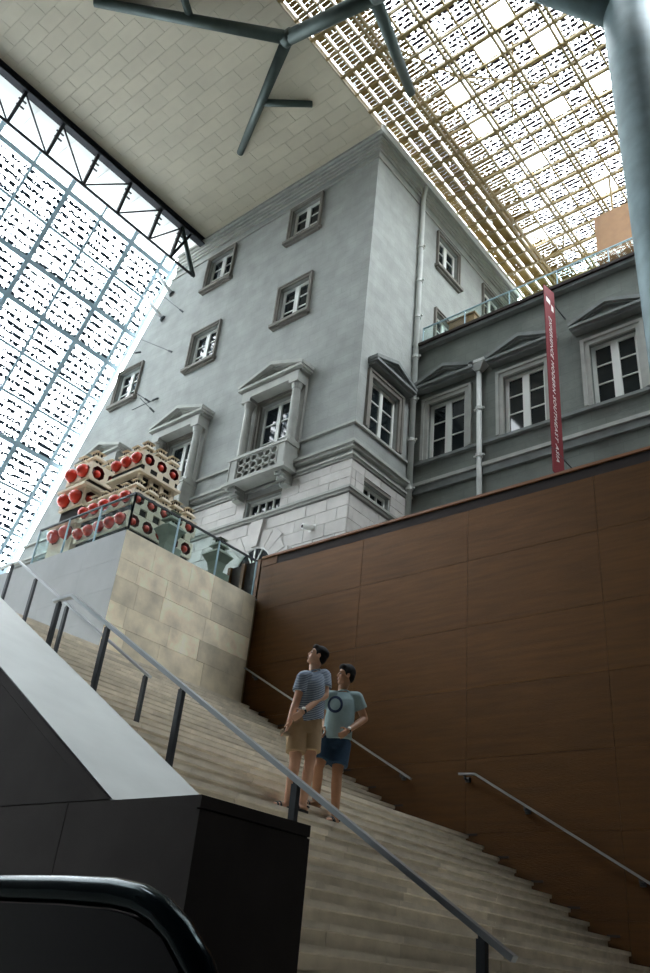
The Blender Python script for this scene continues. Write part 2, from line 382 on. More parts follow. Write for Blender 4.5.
# ------------------------------------------------------------------ handrails
def rail_thing(label, pts, posts, wd=.075, ht=.028, posth=.9, postw=.075):
    t = thing('handrail', label, 'handrail', 'steel handrails of the stairs')
    m = MB()
    for a, b in zip(pts[:-1], pts[1:]):
        m.bar(a, b, wd, ht)
    m.build('top_rail', 'steel', t)
    for p in posts:
        p = V(p); s = MB(); s.box(p.x - postw / 2, p.x + postw / 2, p.y - .02, p.y + .02, p.z - posth, p.z - .03)
        s.box(p.x - .02, p.x + .02, p.y - .012, p.y + .012, p.z - .04, p.z - .01); s.build('post', 'post_dark', t)
    return t
rz = lambda x: .18 - .6 * (x + 2.41)
rail_thing('long steel handrail on flat dark posts running beside the pale coping', [(-7.83, 4.5, 3.225), (-7.49, 4.5, 3.225), (-2.41, 4.5, .18)],
           [(-7.72, 4.5, 3.21), (-6.73, 4.5, rz(-6.73)), (-5.45, 4.5, rz(-5.45)), (-4.06, 4.5, rz(-4.06)), (-2.6, 4.5, rz(-2.6))], wd=.055, ht=.035, posth=1.12, postw=.055)
r2 = lambda x: 2.95 - .607 * (x + 8.15)
rail_thing('steel handrail on slim dark posts climbing towards the grey slab wall', [(-14.2, 6.2, 5.42), (-12.2, 6.2, 5.42), (-8.15, 6.2, 2.95)],
           [(-13.6, 6.2, 5.42), (-12.38, 6.2, 5.42), (-11.5, 6.2, r2(-11.5)), (-10.4, 6.2, r2(-10.4)), (-9.3, 6.2, r2(-9.3)), (-8.24, 6.2, r2(-8.24))], wd=.05, ht=.03, posth=.85, postw=.06)
def wall_rail(label, pts, brs):
    t = thing('wall_handrail', label, 'handrail', 'steel handrails of the stairs')
    m = MB()
    for a, b in zip(pts[:-1], pts[1:]): m.bar(a, b, .045, .03)
    m.build('top_rail', 'steel', t)
    for p in brs:
        p = V(p); s = MB(); s.bar(p, p - V((0, 0, .07)), .02, .02); s.bar(p - V((0, 0, .07)), (p.x, YB + .03, p.z - .07), .02, .02)
        s.box(p.x - .035, p.x + .035, YB - .014, YB + .036, p.z - .105, p.z - .035); s.build('bracket', 'post_dark', t)
    return t
yw = YB - .09
a, b = on_y(245, 668, yw), on_y(411, 779, yw)
wall_rail('slim steel rail on the brown wall behind the two people', [a, b], [a.lerp(b, f) for f in (.06, .5, .95)])
a, b, c = on_y(459, 774, yw), on_y(475, 774, yw), on_y(650, 883.5, yw)
c = b + (c - b) * 1.9
wall_rail('slim steel rail on the brown wall beyond the landing', [a, b, c], [a.lerp(b, .35), b.lerp(c, .17), b.lerp(c, .5), b.lerp(c, .8)])
# ------------------------------------------------------------------ escalator handrail
es = thing('escalator_balustrade', 'dark escalator end with a curved black rubber handrail in the foreground', 'escalator')
pr = [(-3.6, .165), (-2.5, .17), (-2.15, .172), (-1.93, .168), (-1.82, .155), (-1.74, .13), (-1.66, .085), (-1.58, .02), (-1.53, -.05), (-1.48, -.16), (-1.47, -.32), (-1.5, -.48), (-1.6, -.62), (-1.75, -.7)]
pr = [(x, z - .028) for x, z in pr]
MB().tube([(x, 1.5, z) for x, z in pr], .036, 14).build('handrail_belt', 'rubber', es, True)
MB().fprism(FY, [(x, z - .04) for x, z in pr[:6]] + [(x - .04, z - .01) for x, z in pr[6:]] + [(-3.6, -.7)], 1.475, 1.525).build('side_panel', 'escalator_panel', es)
MB().box(-3.6, -1.6, 1.42, 1.58, ZF, -.66).build('skirt', 'escalator_panel', es)
# ------------------------------------------------------------------ old building
bd = thing('historic_building', 'grey stone corner building with cornice and pedimented windows', 'building')
FA = lambda a, b, c: V((a, YA - c, b))
FB = lambda a, b, c: V((XB + c, a, b))
FC = lambda a, b, c: V((a, YC - c, b))
def wall_holes(m, F, a0, a1, b0, b1, holes, depth=.32):
    As = sorted({a0, a1} | {h[0] for h in holes} | {h[1] for h in holes}); Bs = sorted({b0, b1} | {h[2] for h in holes} | {h[3] for h in holes})
    for i in range(len(As) - 1):
        for j in range(len(Bs) - 1):
            ca, cb = (As[i] + As[i + 1]) / 2, (Bs[j] + Bs[j + 1]) / 2
            if any(h[0] < ca < h[1] and h[2] < cb < h[3] for h in holes): continue
            m.poly([F(As[i], Bs[j], 0), F(As[i + 1], Bs[j], 0), F(As[i + 1], Bs[j + 1], 0), F(As[i], Bs[j + 1], 0)])
    for h in holes:
        q = [(h[0], h[2]), (h[1], h[2]), (h[1], h[3]), (h[0], h[3])]
        for k in range(4):
            p0, p1 = q[k], q[(k + 1) % 4]
            m.poly([F(*p0, 0), F(*p1, 0), F(*p1, -depth), F(*p0, -depth)])
        m.poly([F(*p, -depth) for p in q])
def pediment_mb(F, ac, b, hw, h, pr, base=.16, rake=.13):
    m = MB(); m.fbox(F, ac - hw, ac + hw, b, b + base * .55, 0, pr); m.fbox(F, ac - hw * .96, ac + hw * .96, b - base * .5, b, 0, pr * .72)
    top = b + base * .55
    m.fprism(F, [(ac - hw * .9, top), (ac + hw * .9, top), (ac, top + h * .86)], 0, pr * .45)
    for s in (-1, 1):
        m.fprism(F, [(ac + s * hw * 1.02, top), (ac + s * hw * 1.02, top + rake), (ac, top + h + rake), (ac, top + h)], 0, pr)
        m.fprism(F, [(ac + s * hw * .93, top), (ac + s * hw * .97, top), (ac, top + h), (ac, top + h - rake * .5)], 0, pr * .75)
    return m
def window(F, parent, ac, b0, b1, wd, style, cols=2, rws=3, depth=.19, mm='moulding_brown', arch=.17, t=.095, cm=.15):
    hw = wd / 2
    m = MB()
    if style != 'low':
        for s in (-1, 1):
            m.fbox(F, ac + s * hw, ac + s * (hw + arch), b0, b1 + arch, .0, .07); m.fbox(F, ac + s * (hw + arch * .55), ac + s * (hw + arch), b0, b1 + arch, .07, .11)
        m.fbox(F, ac - hw, ac + hw, b1, b1 + arch, 0, .07); m.fbox(F, ac - hw - arch, ac + hw + arch, b1 + arch * .6, b1 + arch, .07, .115)
    else:
        m.fbox(F, ac - hw - .06, ac + hw + .06, b1, b1 + .08, 0, .03)
    wn = m.build('window', mm, parent)
    s = MB(); fz = -depth
    s.fbox(F, ac - hw, ac - hw + t, b0, b1, fz, fz + .06); s.fbox(F, ac + hw - t, ac + hw, b0, b1, fz, fz + .06)
    s.fbox(F, ac - hw + t, ac + hw - t, b0, b0 + t, fz, fz + .06); s.fbox(F, ac - hw + t, ac + hw - t, b1 - t, b1, fz, fz + .06)
    mw = cm if cols == 2 else .05
    cw = (wd - 2 * t - mw * (cols - 1)) / cols; rh = (b1 - b0 - 2 * t - .035 * (rws - 1)) / rws
    for i in range(1, cols):
        a = ac - hw + t + i * cw + (i - 1) * mw; s.fbox(F, a, a + mw, b0 + t, b1 - t, fz, fz + .075)
    for i in range(cols):
        a = ac - hw + t + i * (cw + mw)
        for j in range(1, rws):
            z = b0 + t + j * rh + (j - 1) * .035; s.fbox(F, a, a + cw, z, z + .035, fz, fz + .05)
    s.build('sash', 'sash_white', wn)
    for i in range(cols):
        for j in range(rws):
            a = ac - hw + t + i * (cw + mw); z = b0 + t + j * (rh + .035)
            MB().fbox(F, a, a + cw, z, z + rh, fz + .005, fz + .015).build('pane', 'window_glass', wn)
    if style in ('sill', 'ped'):
        q = MB(); q.fbox(F, ac - hw - arch - .07, ac + hw + arch + .07, b0 - .13, b0, 0, .2); q.fbox(F, ac - hw - arch, ac + hw + arch, b0 - .2, b0 - .13, 0, .1)
        q.build('sill', mm, wn)
    return wn
wa_holes = []; wb_holes = []; ac_list = (-16.55, -21.2, -25.85)
for ac in ac_list:
    wa_holes += ([(ac - .7, ac + .7, 23.95, 25.65)] if ac > -24 else []) + [(ac - .7, ac + .7, 19.8, 21.5), (ac - .72, ac + .72, 14.0, 16.25), (ac - .7, ac + .7, 11.93, 12.57)]
for bc in (20.2, 23.65):
    wb_holes += [(bc - .7, bc + .7, 23.8, 25.5), (bc - .7, bc + .7, 19.8, 21.5)]
wb_holes += [(16.82 - .72, 16.82 + .72, 14.25, 16.2), (16.75 - .6, 16.75 + .6, 11.9, 12.45)]
def clip_left(o):
    bm = bmesh.new(); bm.from_mesh(o.data); bmesh.ops.bisect_plane(bm, geom=bm.verts[:] + bm.edges[:] + bm.faces[:], plane_co=(GX + .35, 0, GZ), plane_no=(-.894, 0, .447), clear_outer=True); bm.to_mesh(o.data); bm.free(); return o
GX, GZ = -25.98, 23.69
m = MB(); wall_holes(m, FA, -40, XB, ZF, 27, wa_holes); clip_left(m.build('wall', 'render_grey', bd))
m = MB(); wall_holes(m, FB, YA, 25.6, ZF, 27, wb_holes); m.build('wall', 'render_grey', bd)
MB().box(-24.4, XB - .5, YA + .5, 25.6, 26.2, 27.6).build('roof', 'moulding', bd)
for ac in ac_list:
    if ac > -24: window(FA, bd, ac, 23.95, 25.65, 1.4, 'sill', arch=.13, t=.12, cm=.2)
    window(FA, bd, ac, 19.8, 21.5, 1.4, 'sill', arch=.13, t=.12, cm=.2)
    wn = window(FA, bd, ac, 14.0, 16.25, 1.44, 'plain', arch=.16)
    pediment_mb(FA, ac, 16.78, 1.42, .5, .6).build('pediment', 'moulding', wn)
    MB().fbox(FA, ac - 1.25, ac + 1.25, 16.42, 16.7, 0, .5).build('entablature', 'moulding', wn)
    for s in (-1, 1):
        c = MB(); ca = ac + s * 1.06
        c.fbox(FA, ca - .19, ca + .19, 14.0, 14.1, .08, .5); c.tube([FA(ca, 14.1, .29), FA(ca, 14.16, .29), FA(ca, 14.2, .29), FA(ca, 16.05, .29)], [.18, .18, .15, .135], 14)
        c.tube([FA(ca, 16.05, .29), FA(ca, 16.1, .29), FA(ca, 16.28, .29)], [.13, .16, .19], 14); c.fbox(FA, ca - .2, ca + .2, 16.28, 16.42, .08, .5)
        c.build('column', 'moulding', wn)
        MB().fbox(FA, ca - .2, ca + .2, 14.0, 16.42, 0, .1).build('pilaster', 'moulding', wn)
    bal = MB(); bal.fbox(FA, ac - 1.34, ac + 1.34, 12.96, 13.06, 0, .68); bal.fbox(FA, ac - 1.28, ac + 1.28, 13.06, 13.14, 0, .62)
    bal.fbox(FA, ac - 1.26, ac + 1.26, 13.9, 14.0, .0, .62)
    for s in (-1, 1):
        bal.fbox(FA, ac + s * .84, ac + s * 1.22, 13.14, 13.9, .0, .58); bal.fbox(FA, ac + s * .86, ac + s * .9, 13.14, 13.9, .58, .6); bal.fbox(FA, ac + s * 1.16, ac + s * 1.2, 13.14, 13.9, .58, .6)
    bo = bal.build('balcony', 'moulding', bd)
    lat = MB()
    for r_ in range(3):
        for q in range(6):
            ca = ac - .84 + 1.68 * (q + .5) / 6; cb = 13.14 + .76 * (r_ + .5) / 3; rr = .135
            lat.tube([FA(ca + rr * math.cos(t), cb + rr * .92 * math.sin(t), .53) for t in [2 * math.pi * u / 10 for u in range(11)]], .03, 5, False)
    for cb in (13.155, 13.885): lat.fbox(FA, ac - .84, ac + .84, cb - .02, cb + .02, .49, .57)
    lat.build('balustrade_screen', 'moulding', bo)
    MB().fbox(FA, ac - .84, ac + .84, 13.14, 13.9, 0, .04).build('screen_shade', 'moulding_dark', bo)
    for s in (-1, 1):
        cb = MB(); ca = ac + s * 1.0
        for k, (z0, z1, pr_) in enumerate(((12.84, 12.96, .52), (12.7, 12.84, .42), (12.58, 12.7, .28))):
            cb.fbox(FA, ca - .17 + .01 * k, ca + .17 - .01 * k, z0, z1, 0, pr_)
            for u in (-.1, 0, .1): cb.fbox(FA, ca + u - .03, ca + u + .03, z0 + .02, z1 - .02, pr_, pr_ + .03)
        cb.build('corbel', 'moulding', bo)
    window(FA, bd, ac, 11.93, 12.57, 1.4, 'low', cols=4, rws=1)
for bc in (20.2, 23.65):
    window(FB, bd, bc, 23.8, 25.5, 1.4, 'sill', arch=.12, t=.12, cm=.2); window(FB, bd, bc, 19.8, 21.5, 1.4, 'sill', arch=.12, t=.12, cm=.2)
wn = window(FB, bd, 16.82, 14.25, 16.2, 1.44, 'plain', arch=.22)
pediment_mb(FB, 16.95, 16.62, 1.08, .42, .38).build('pediment', 'moulding_dark', wn)
window(FB, bd, 16.75, 11.9, 12.45, 1.2, 'low', cols=3, rws=1)
# string courses and cornices: (z0, z1, projection)
def course(name, z0, z1, p, material='moulding'):
    m = MB(); m.box(-40, XB + p, YA - p, YA, z0, z1); m.box(XB, XB + p, YA, 25.6 if z0 > 19 else YC - .02, z0, z1); return clip_left(m.build(name, material, bd))
for z0, z1, p in ((14.12, 14.2, .08), (13.34, 13.44, .19), (13.24, 13.34, .12), (12.96, 13.03, .13), (12.88, 12.96, .08), (11.84, 11.92, .15), (11.76, 11.84, .1)):
    course('string_course', z0, z1, p)
for z0, z1, p in ((25.9, 25.97, .05), (26.3, 26.42, .07), (26.42, 26.56, .12), (26.56, 26.7, .17), (26.7, 26.82, .24), (26.82, 26.94, .34)):
    course('cornice', z0, z1, p)
MB().box(XB + .34, XB + .44, YA - .44, 25.6, 26.8, 27.02).build('gutter', 'gutter_white', bd)
# rusticated stones under the lower cornice
def ashlar(F, a0, a1, rows_, holes, sx):
    for j in range(len(rows_) - 1):
        a = a1 if sx < 0 else a0
        off = .39 if j % 2 else .78
        e = a1
        while e > a0 + .02:
            n = e - off; off = .78
            if n < a0 + .2: n = a0
            for h in holes:
                if rows_[j] < h[3] - .05 and rows_[j + 1] > h[2] + .05:
                    if n < h[1] and e > h[0]:
                        if e > h[1] + .05 and n < h[1]: n = h[1]
                        elif e <= h[1] + .05: e = h[0]; n = min(e - .4, e)
            if e - n > .05 and e > a0 + .02:
                q = [F(n + .008, rows_[j] + .008, .0), F(e - .008, rows_[j + 1] - .008, random.uniform(.035, .05))]
                block('stone', 'ashlar', bd, q[0].x, q[1].x, q[0].y, q[1].y, q[0].z, q[1].z)
            e = n
hA = [(ac - .76, ac + .76, 11.9, 12.66) for ac in ac_list] + [(ac - .74, ac + .74, 8.0, 10.6) for ac in ac_list]
up_rows = [11.93, 12.26, 12.57, 12.85]; lo_rows = [8.9, 9.3, 9.7, 10.1, 10.52, 10.94, 11.34, 11.73]
ashlar(FA, -24, XB + .05, up_rows, hA, -1); ashlar(FA, -24, XB + .05, lo_rows, hA, -1)
hB = [(16.1, 17.4, 11.8, 12.5)]
ashlar(FB, YA + .01, YC, up_rows, hB, -1); ashlar(FB, YA + .01, YC, lo_rows, hB, -1)
MB().fbox(FA, -24, XB + .005, 8.9, 12.86, -.01, .012).build('joint_backing', 'ashlar_joint', bd) if False else None
# arches of the ground floor
for ac in ac_list[:2]:
    R0, R1, zb = .72, 1.28, 10.1
    for k in range(9):
        t0, t1 = math.pi * k / 9 + .012, math.pi * (k + 1) / 9 - .012
        r1 = R1 + (.12 if k % 2 == 0 else 0); pr_ = .075
        if k == 4: r1 = 1.6; pr_ = .15
        pf = [(ac + R0 * math.cos(t0), zb + R0 * math.sin(t0)), (ac + r1 * math.cos(t0), zb + r1 * math.sin(t0)), (ac + r1 * math.cos(t1), zb + r1 * math.sin(t1)), (ac + R0 * math.cos(t1), zb + R0 * math.sin(t1))]
        MB().fprism(FA, pf, 0, pr_).build('voussoir', 'ashlar', bd)
    seg = [(ac + R0 * .98 * math.cos(math.pi * k / 16), zb + R0 * .98 * math.sin(math.pi * k / 16)) for k in range(17)] + [(ac - R0 * .98, 8.2), (ac + R0 * .98, 8.2)]
    aw = MB().fprism(FA, seg, .0, .03).build('arched_window', 'window_glass', bd)
    f = MB(); f.tube([FA(a, b, .03) for a, b in seg[:17]], .04, 6); f.fbox(FA, ac - .03, ac + .03, 8.2, zb + .7, .02, .06)
    for t in (.35, .65): f.bar(FA(ac, zb, .04), FA(ac + .7 * math.cos(math.pi * t), zb + .7 * math.sin(math.pi * t), .04), .04, .04)
    f.fbox(FA, ac - .7, ac + .7, zb - .03, zb + .03, .02, .06); f.build('sash', 'sash_white', aw)
# downpipes
def downpipe(pts, r, collars, parent, head=None):
    p = MB().tube(pts, r, 14).build('downpipe', 'pipe_grey', parent, True)
    for c in collars:
        c = V(c); MB().tube([c - V((0, 0, .06)), c + V((0, 0, .06))], r * 1.35, 12).build('pipe_collar', 'pipe_grey', p)
        MB().box(c.x - r * 2.1, c.x + r * 2.1, c.y - .03, c.y + .03, c.z - .025, c.z + .025).build('pipe_clamp', 'pipe_grey', p)
    if head:
        h = V(head); MB().hexa([h + V(q) for q in ((-.1, -.1, -.22), (.1, -.1, -.22), (.1, .1, -.22), (-.1, .1, -.22), (-.26, -.18, .0), (.26, -.18, .0), (.26, .18, .0), (-.26, .18, .0))]).box(h.x - .28, h.x + .28, h.y - .2, h.y + .2, h.z, h.z + .12).build('hopper_head', 'pipe_grey', p)
    return p
px_, py_ = XB + .13, 18.2
downpipe([(px_ + .12, py_, 26.9), (px_ + .06, py_, 26.6), (px_, py_, 26.2), (px_, py_, 8)], .095, [(px_, py_, z) for z in (23.6, 21.9, 20.2, 18.4, 16.6, 15.0, 13.2)], bd)
# security camera
sp = FA(-14.35, 10.9, .12)
tc = thing('security_camera', 'small white security camera on the stone wall above the brown wall', 'camera')
MB().box(sp.x - .12, sp.x + .12, YA - .06, YA + .0, sp.z - .1, sp.z + .1).build('base', 'gutter_white', tc)
MB().tube([(sp.x + .02, YA - .04, sp.z), (sp.x - .12, YA - .34, sp.z - .04)], .085, 12).build('housing', 'gutter_white', tc, True)
MB().tube([(sp.x - .12, YA - .335, sp.z - .04), (sp.x - .125, YA - .35, sp.z - .042)], .05, 12).build('lens', 'dark_inside', tc)
# ------------------------------------------------------------------ wing
wg = thing('building_wing', 'lower dark grey stone wing with three pedimented windows behind the brown wall', 'building')
wc_list = (-11.9, -9.2, -6.45, -3.75)
hc = [(a - .68, a + .68, 14.25, 16.35) for a in wc_list]
m = MB(); wall_holes(m, FC, XB, 3, ZF, 18.75, hc); m.poly([(XB, YC, 18.75), (3, YC, 18.75), (3, 30, 18.75), (XB, 30, 18.75)]); m.build('wall', 'render_wing', wg)
for a in wc_list:
    wn = window(FC, wg, a, 14.25, 16.35, 1.36, 'plain', mm='moulding', arch=.24, depth=.16, t=.11, cm=.22)
    pediment_mb(FC, a, 16.95, 1.12, .42, .36).build('pediment', 'moulding_dark', wn)
for z0, z1, p, mt in ((14.1, 14.2, .12, 'moulding_dark'), (13.3, 13.42, .16, 'moulding'), (13.05, 13.3, .1, 'moulding_dark'), (18.72, 18.85, .2, 'moulding_dark'), (18.85, 18.95, .28, 'brown_dark')):
    MB().fbox(FC, XB + .001, 3, z0, z1, 0, p).build('string_course', mt, wg)
downpipe([(-10.66, YC - .14, 17.0), (-10.66, YC - .14, 8)], .085, [(-10.66, YC - .14, z) for z in (15.4, 13.7)], wg, head=(-10.66, YC - .16, 17.05))
# ------------------------------------------------------------------ banner
bn = thing('banner', 'narrow red vertical banner with white lettering fixed to the dark grey wing', 'banner')
BX, y0, y1, zb0, zb1 = -7.8, 17.05, 17.72, 11.6, 18.0
MB().fprism(lambda a, b, c: V((BX + c, a, b)), [(y0, zb0), (y1, zb0), (y1, zb1 + .18), (y0, zb1)], -.012, .012).build('cloth', 'banner_red', bn)
for z in (17.7, 12.3):
    MB().tube([(BX, y0, z), (BX, YC - .0, z)], .018, 8).build('bracket', 'post_dark', bn)
def text_mesh(body, size, name):
    cu = bpy.data.curves.new(name, 'FONT'); cu.body = body; cu.size = size; cu.extrude = .004; cu.shear = .12; cu.space_character = 1.18
    to = bpy.data.objects.new(name, cu); C.objects.link(to); dg = bpy.context.evaluated_depsgraph_get()
    me = bpy.data.meshes.new_from_object(to.evaluated_get(dg)); bpy.data.objects.remove(to); bpy.data.curves.remove(cu); return me
adv = 0.0; words = []
for wd_ in ('EXPERIENCE', 'MODERN', 'SOUTHEAST', 'ASIA'):
    me = text_mesh(wd_, .36, 'lettering'); words.append((adv, me)); adv += max(v.co.x for v in me.vertices) + .16
s_ = 4.95 / (adv - .16)
for off, me in words:                       # reads downwards on the face turned to the stairs
    for v in me.vertices:
        x, y, z = v.co; v.co = (BX + .016 + z, y0 + .22 + y * s_, 16.95 - (off + x) * s_)
    link('lettering', me, 'letter_white', bn)
lg = MB(); lg.fbox(lambda a, b, c: V((BX + c, a, b)), y0 + .12, y0 + .36, 17.45, 17.62, .013, .018)
lg.build('logo', 'letter_white', bn)
lg = MB(); lg.fbox(lambda a, b, c: V((BX + c, a, b)), y0 + .42, y0 + .56, 17.3, 17.52, .013, .018); lg.build('logo', 'letter_white', bn)
# ------------------------------------------------------------------ roof terrace of the wing: glass rail, wooden box, brown panel
def glass_rail(label, pts, h, n, gap=.03, rail='steel', postw=.03, group='glass railings'):
    t = thing('glass_railing', label, 'railing', group)
    for (p, q) in zip(pts[:-1], pts[1:]):
        p, q = V(p), V(q); cnt = max(1, round((q - p).length / n)); d = (q - p).normalized()
        for k in range(cnt):
            a, b = p.lerp(q, k / cnt) + d * gap, p.lerp(q, (k + 1) / cnt) - d * gap
            m = MB(); m.bar((a.x, a.y, a.z + h / 2), (b.x, b.y, b.z + h / 2), .016, h - .06); m.build('pane', 'rail_glass', t)
        for k in range(cnt + 1):
            a = p.lerp(q, k / cnt); MB().box(a.x - postw / 2, a.x + postw / 2, a.y - postw / 2, a.y + postw / 2, a.z, a.z + h).build('post', 'mullion_blue', t)
        if rail: MB().bar((p.x, p.y, p.z + h), (q.x, q.y, q.z + h), .05, .03).build('top_rail', rail, t)
    return t
glass_rail('greenish glass railing along the flat roof of the dark grey wing', [(XB + .12, YC + .15, 18.95), (2, YC + .15, 18.95)], 1.0, 1.6, rail='mullion_blue')
wb = thing('wooden_box', 'small brown wooden box behind the glass railing on the wing roof', 'box')
MB().box(-12.2, -11.2, 18.9, 19.7, 18.78, 20.0).build('body', 'wood_box', wb); MB().box(-12.25, -11.15, 18.85, 19.75, 20.0, 20.06).build('lid', 'wood_box', wb)
bp_ = thing('hanging_panel', 'brown timber volume hanging below the lattice roof', 'panel')
MB().box(-7.75, -4.6, 21.5, 22.6, 22.75, 24.85).build('body', 'wood_box', bp_)
MB().box(-7.8, -4.55, 21.45, 22.65, 22.65, 22.75).build('edge', 'brown_cap', bp_)
for x in (-7.2, -5.6): MB().tube([(x, 22.0, 24.85), (x, 22.0, HC + .1)], .05, 8).build('hanger', 'lattice_gold', bp_)
# ------------------------------------------------------------------ terrace glass rail
glass_rail('glass railing around the top of the stone terrace block', [(-15.75, YT + .08, ZT + .03), (XT - .08, YT + .08, ZT + .03), (XT - .08, YB - .05, ZT + .03)], .88, 1.25, rail='post_dark')
dk = thing('dark_screen', 'dark brown framed screen on the terrace at the end of the brown wall', 'screen')
MB().box(-13.5, -12.45, YB + .1, YB + .4, ZT + .03, 7.95).build('body', 'brown_dark', dk)
for x in (-13.45, -13.0, -12.5): MB().box(x - .05, x + .05, YB + .04, YB + .1, ZT + .03, 7.95).build('frame_bar', 'brown_panel', dk)
# ------------------------------------------------------------------ soffit ceiling
ce = MB().box(-22.6, -12.95, 3.4, YA, HC + .03, HC + .2).build('ceiling', 'ceiling_slab'); tag(ce, 'beige metal panelled soffit above the old building corner', 'ceiling', kind='structure')
y = YA - .02; r_ = 0
while y > 4.4:
    x = -12.97 + (.475 if r_ % 2 else 0)
    while x > -22.5:
        a, b = min(x, -12.97), max(x - .95, -22.55)
        if a - b > .1: block('ceiling_panel', 'ceiling_panel', ce, b + .004, a - .004, y - .47 + .004, y - .004, HC + random.uniform(0, .006), HC + .03)
        x -= .95
    y -= .47; r_ += 1
MB().box(-22.55, -12.97, 3.4, y, HC, HC + .03).build('ceiling_slab', 'ceiling_panel', ce)
c2 = MB().box(-4.6, 8, -9, 12, HC + .1, HC + .3).box(-12.9, -4.6, -9, 7.8, HC + .1, HC + .3).box(-4.6, 8, 27.6, 30, HC + .1, HC + .3).box(-17.8, -12.9, -9, 3.4, HC + .1, HC + .3).build('ceiling', 'ceiling_slab'); tag(c2, 'unseen grey roof slab added to keep light off the foot of the stairs', 'ceiling', kind='structure')  # roof out of view, left solid to darken the lower stairs
# ------------------------------------------------------------------ roof truss along the soffit edge
tr = thing('roof_truss', 'black steel truss along the edge of the beige soffit', 'truss')
XTR, ZB = -22.5, 24.85
MB().box(XTR - .05, XTR + .05, -4, YA - .1, HC - .3, HC).build('top_chord', 'truss_black', tr)
MB().box(XTR - .15, XTR + .15, -4, YA - .1, HC - .33, HC - .26).box(XTR - .15, XTR + .15, -4, YA - .1, HC - .05, HC - .005).build('top_flange', 'truss_black', tr)
MB().tube([(XTR, -4, ZB), (XTR, YA - .3, ZB)], .055, 10).build('bottom_chord', 'truss_black', tr, True)
ys = [14.05, 12.88, 11.27, 9.64, 8.0] + [8.0 - 1.64 * (k + 1) for k in range(6)]
for k, y in enumerate(ys):
    v = MB().bar((XTR, y, HC - .3), (XTR, y - .18, ZB), .13, .11).build('vertical', 'truss_black', tr)
    for z in (.3, .62): MB().box(XTR - .03, XTR + .03, y - .2 * 0 - .16, y + .16, HC - .5 - z, HC - .46 - z).build('gusset', 'truss_black', v)
    if k < len(ys) - 1:
        yn = ys[k + 1]
        if k < 3: MB().tube([(XTR, y, HC - .35), (XTR, yn - .18, ZB)], .035, 8).build('diagonal', 'truss_black', tr)
        else: MB().tube([(XTR, yn, HC - .35), (XTR, y - .18, ZB)], .035, 8).build('diagonal', 'truss_black', tr)
MB().tube([(XTR, ys[0], HC - .3), (XTR, YA - .35, ZB)], .1, 10).build('diagonal', 'tube_steel', tr, True)
MB().tube([(XTR, ys[0] + .5, HC - .3), (XTR, ys[0] - .18, ZB)], .06, 10).build('diagonal', 'truss_black', tr, True)
# ------------------------------------------------------------------ sloping glass wall
gw = thing('window_1', 'sloping glass wall of printed panes beside the old building', 'glass wall', kind='structure')
GS = 2.0; GX, GZ = -25.98, 23.69
gp = lambda y, z, off=0: V((GX + (z - GZ) / GS - off * .894, y, z + off * .447))
gl = [26.34 - 1.47 * k for k in range(15)]
gys = [15.38, 14.8] + [14.8 - 1.64 * (k + 1) for k in range(14)]
zlo = gl[-1]
for k, y in enumerate(gys):
    MB().bar(gp(y, 26.9), gp(y, zlo), [.19, .10][k % 2] if k > 1 else .14, .12, up=(-.894, 0, .447)).build('mullion', 'mullion_blue', gw)
for k, z in enumerate(gl):
    MB().bar(gp(15.38, z), gp(gys[-1], z), .20 if k in (0, 2, 3, 6, 9) else .10, .10, up=(-.894, 0, .447)).build('transom', 'mullion_blue', gw)
pm = {}
def pane(parent, org, ux, uy, sx, sy, material, name='pane'):
    key = (round(sx, 3), round(sy, 3), material)
    if key not in pm:
        me = MB().box(0, sx, 0, sy, -.006, .006).mesh('pane_sheet'); me.materials.append(MATS[material]); pm[key] = me
    o = link(name, pm[key], None, parent); ux = V(ux).normalized(); uy = V(uy).normalized(); uz = ux.cross(uy)
    o.matrix_world = Matrix([(ux[i], uy[i], uz[i], org[i]) for i in range(3)] + [(0, 0, 0, 1)]); return o
dn = (gp(0, 0) - gp(0, 1)).normalized(); sl = (gp(0, 0) - gp(0, 1.47)).length
for i in range(len(gys) - 1):
    for j in range(len(gl) - 1):
        pane(gw, gp(gys[i + 1], gl[j + 1]), (0, 1, 0), -dn, gys[i] - gys[i + 1], sl, 'frit_wall')
# white soffit strip between truss and glass, with spandrel
sf = thing('trim_2', 'white soffit strip between the black truss and the glass wall', 'soffit', kind='structure')
MB().box(-24.9, XTR - .2, -9, YA - .02, HC + .25, HC + .4).build('panel', 'soffit_white', sf)
for y in [YA - 1.65 * k for k in range(1, 10)]:
    MB().box(-24.9, XTR - .2, y - .02, y + .02, HC + .22, HC + .25).build('rib', 'soffit_white', sf)
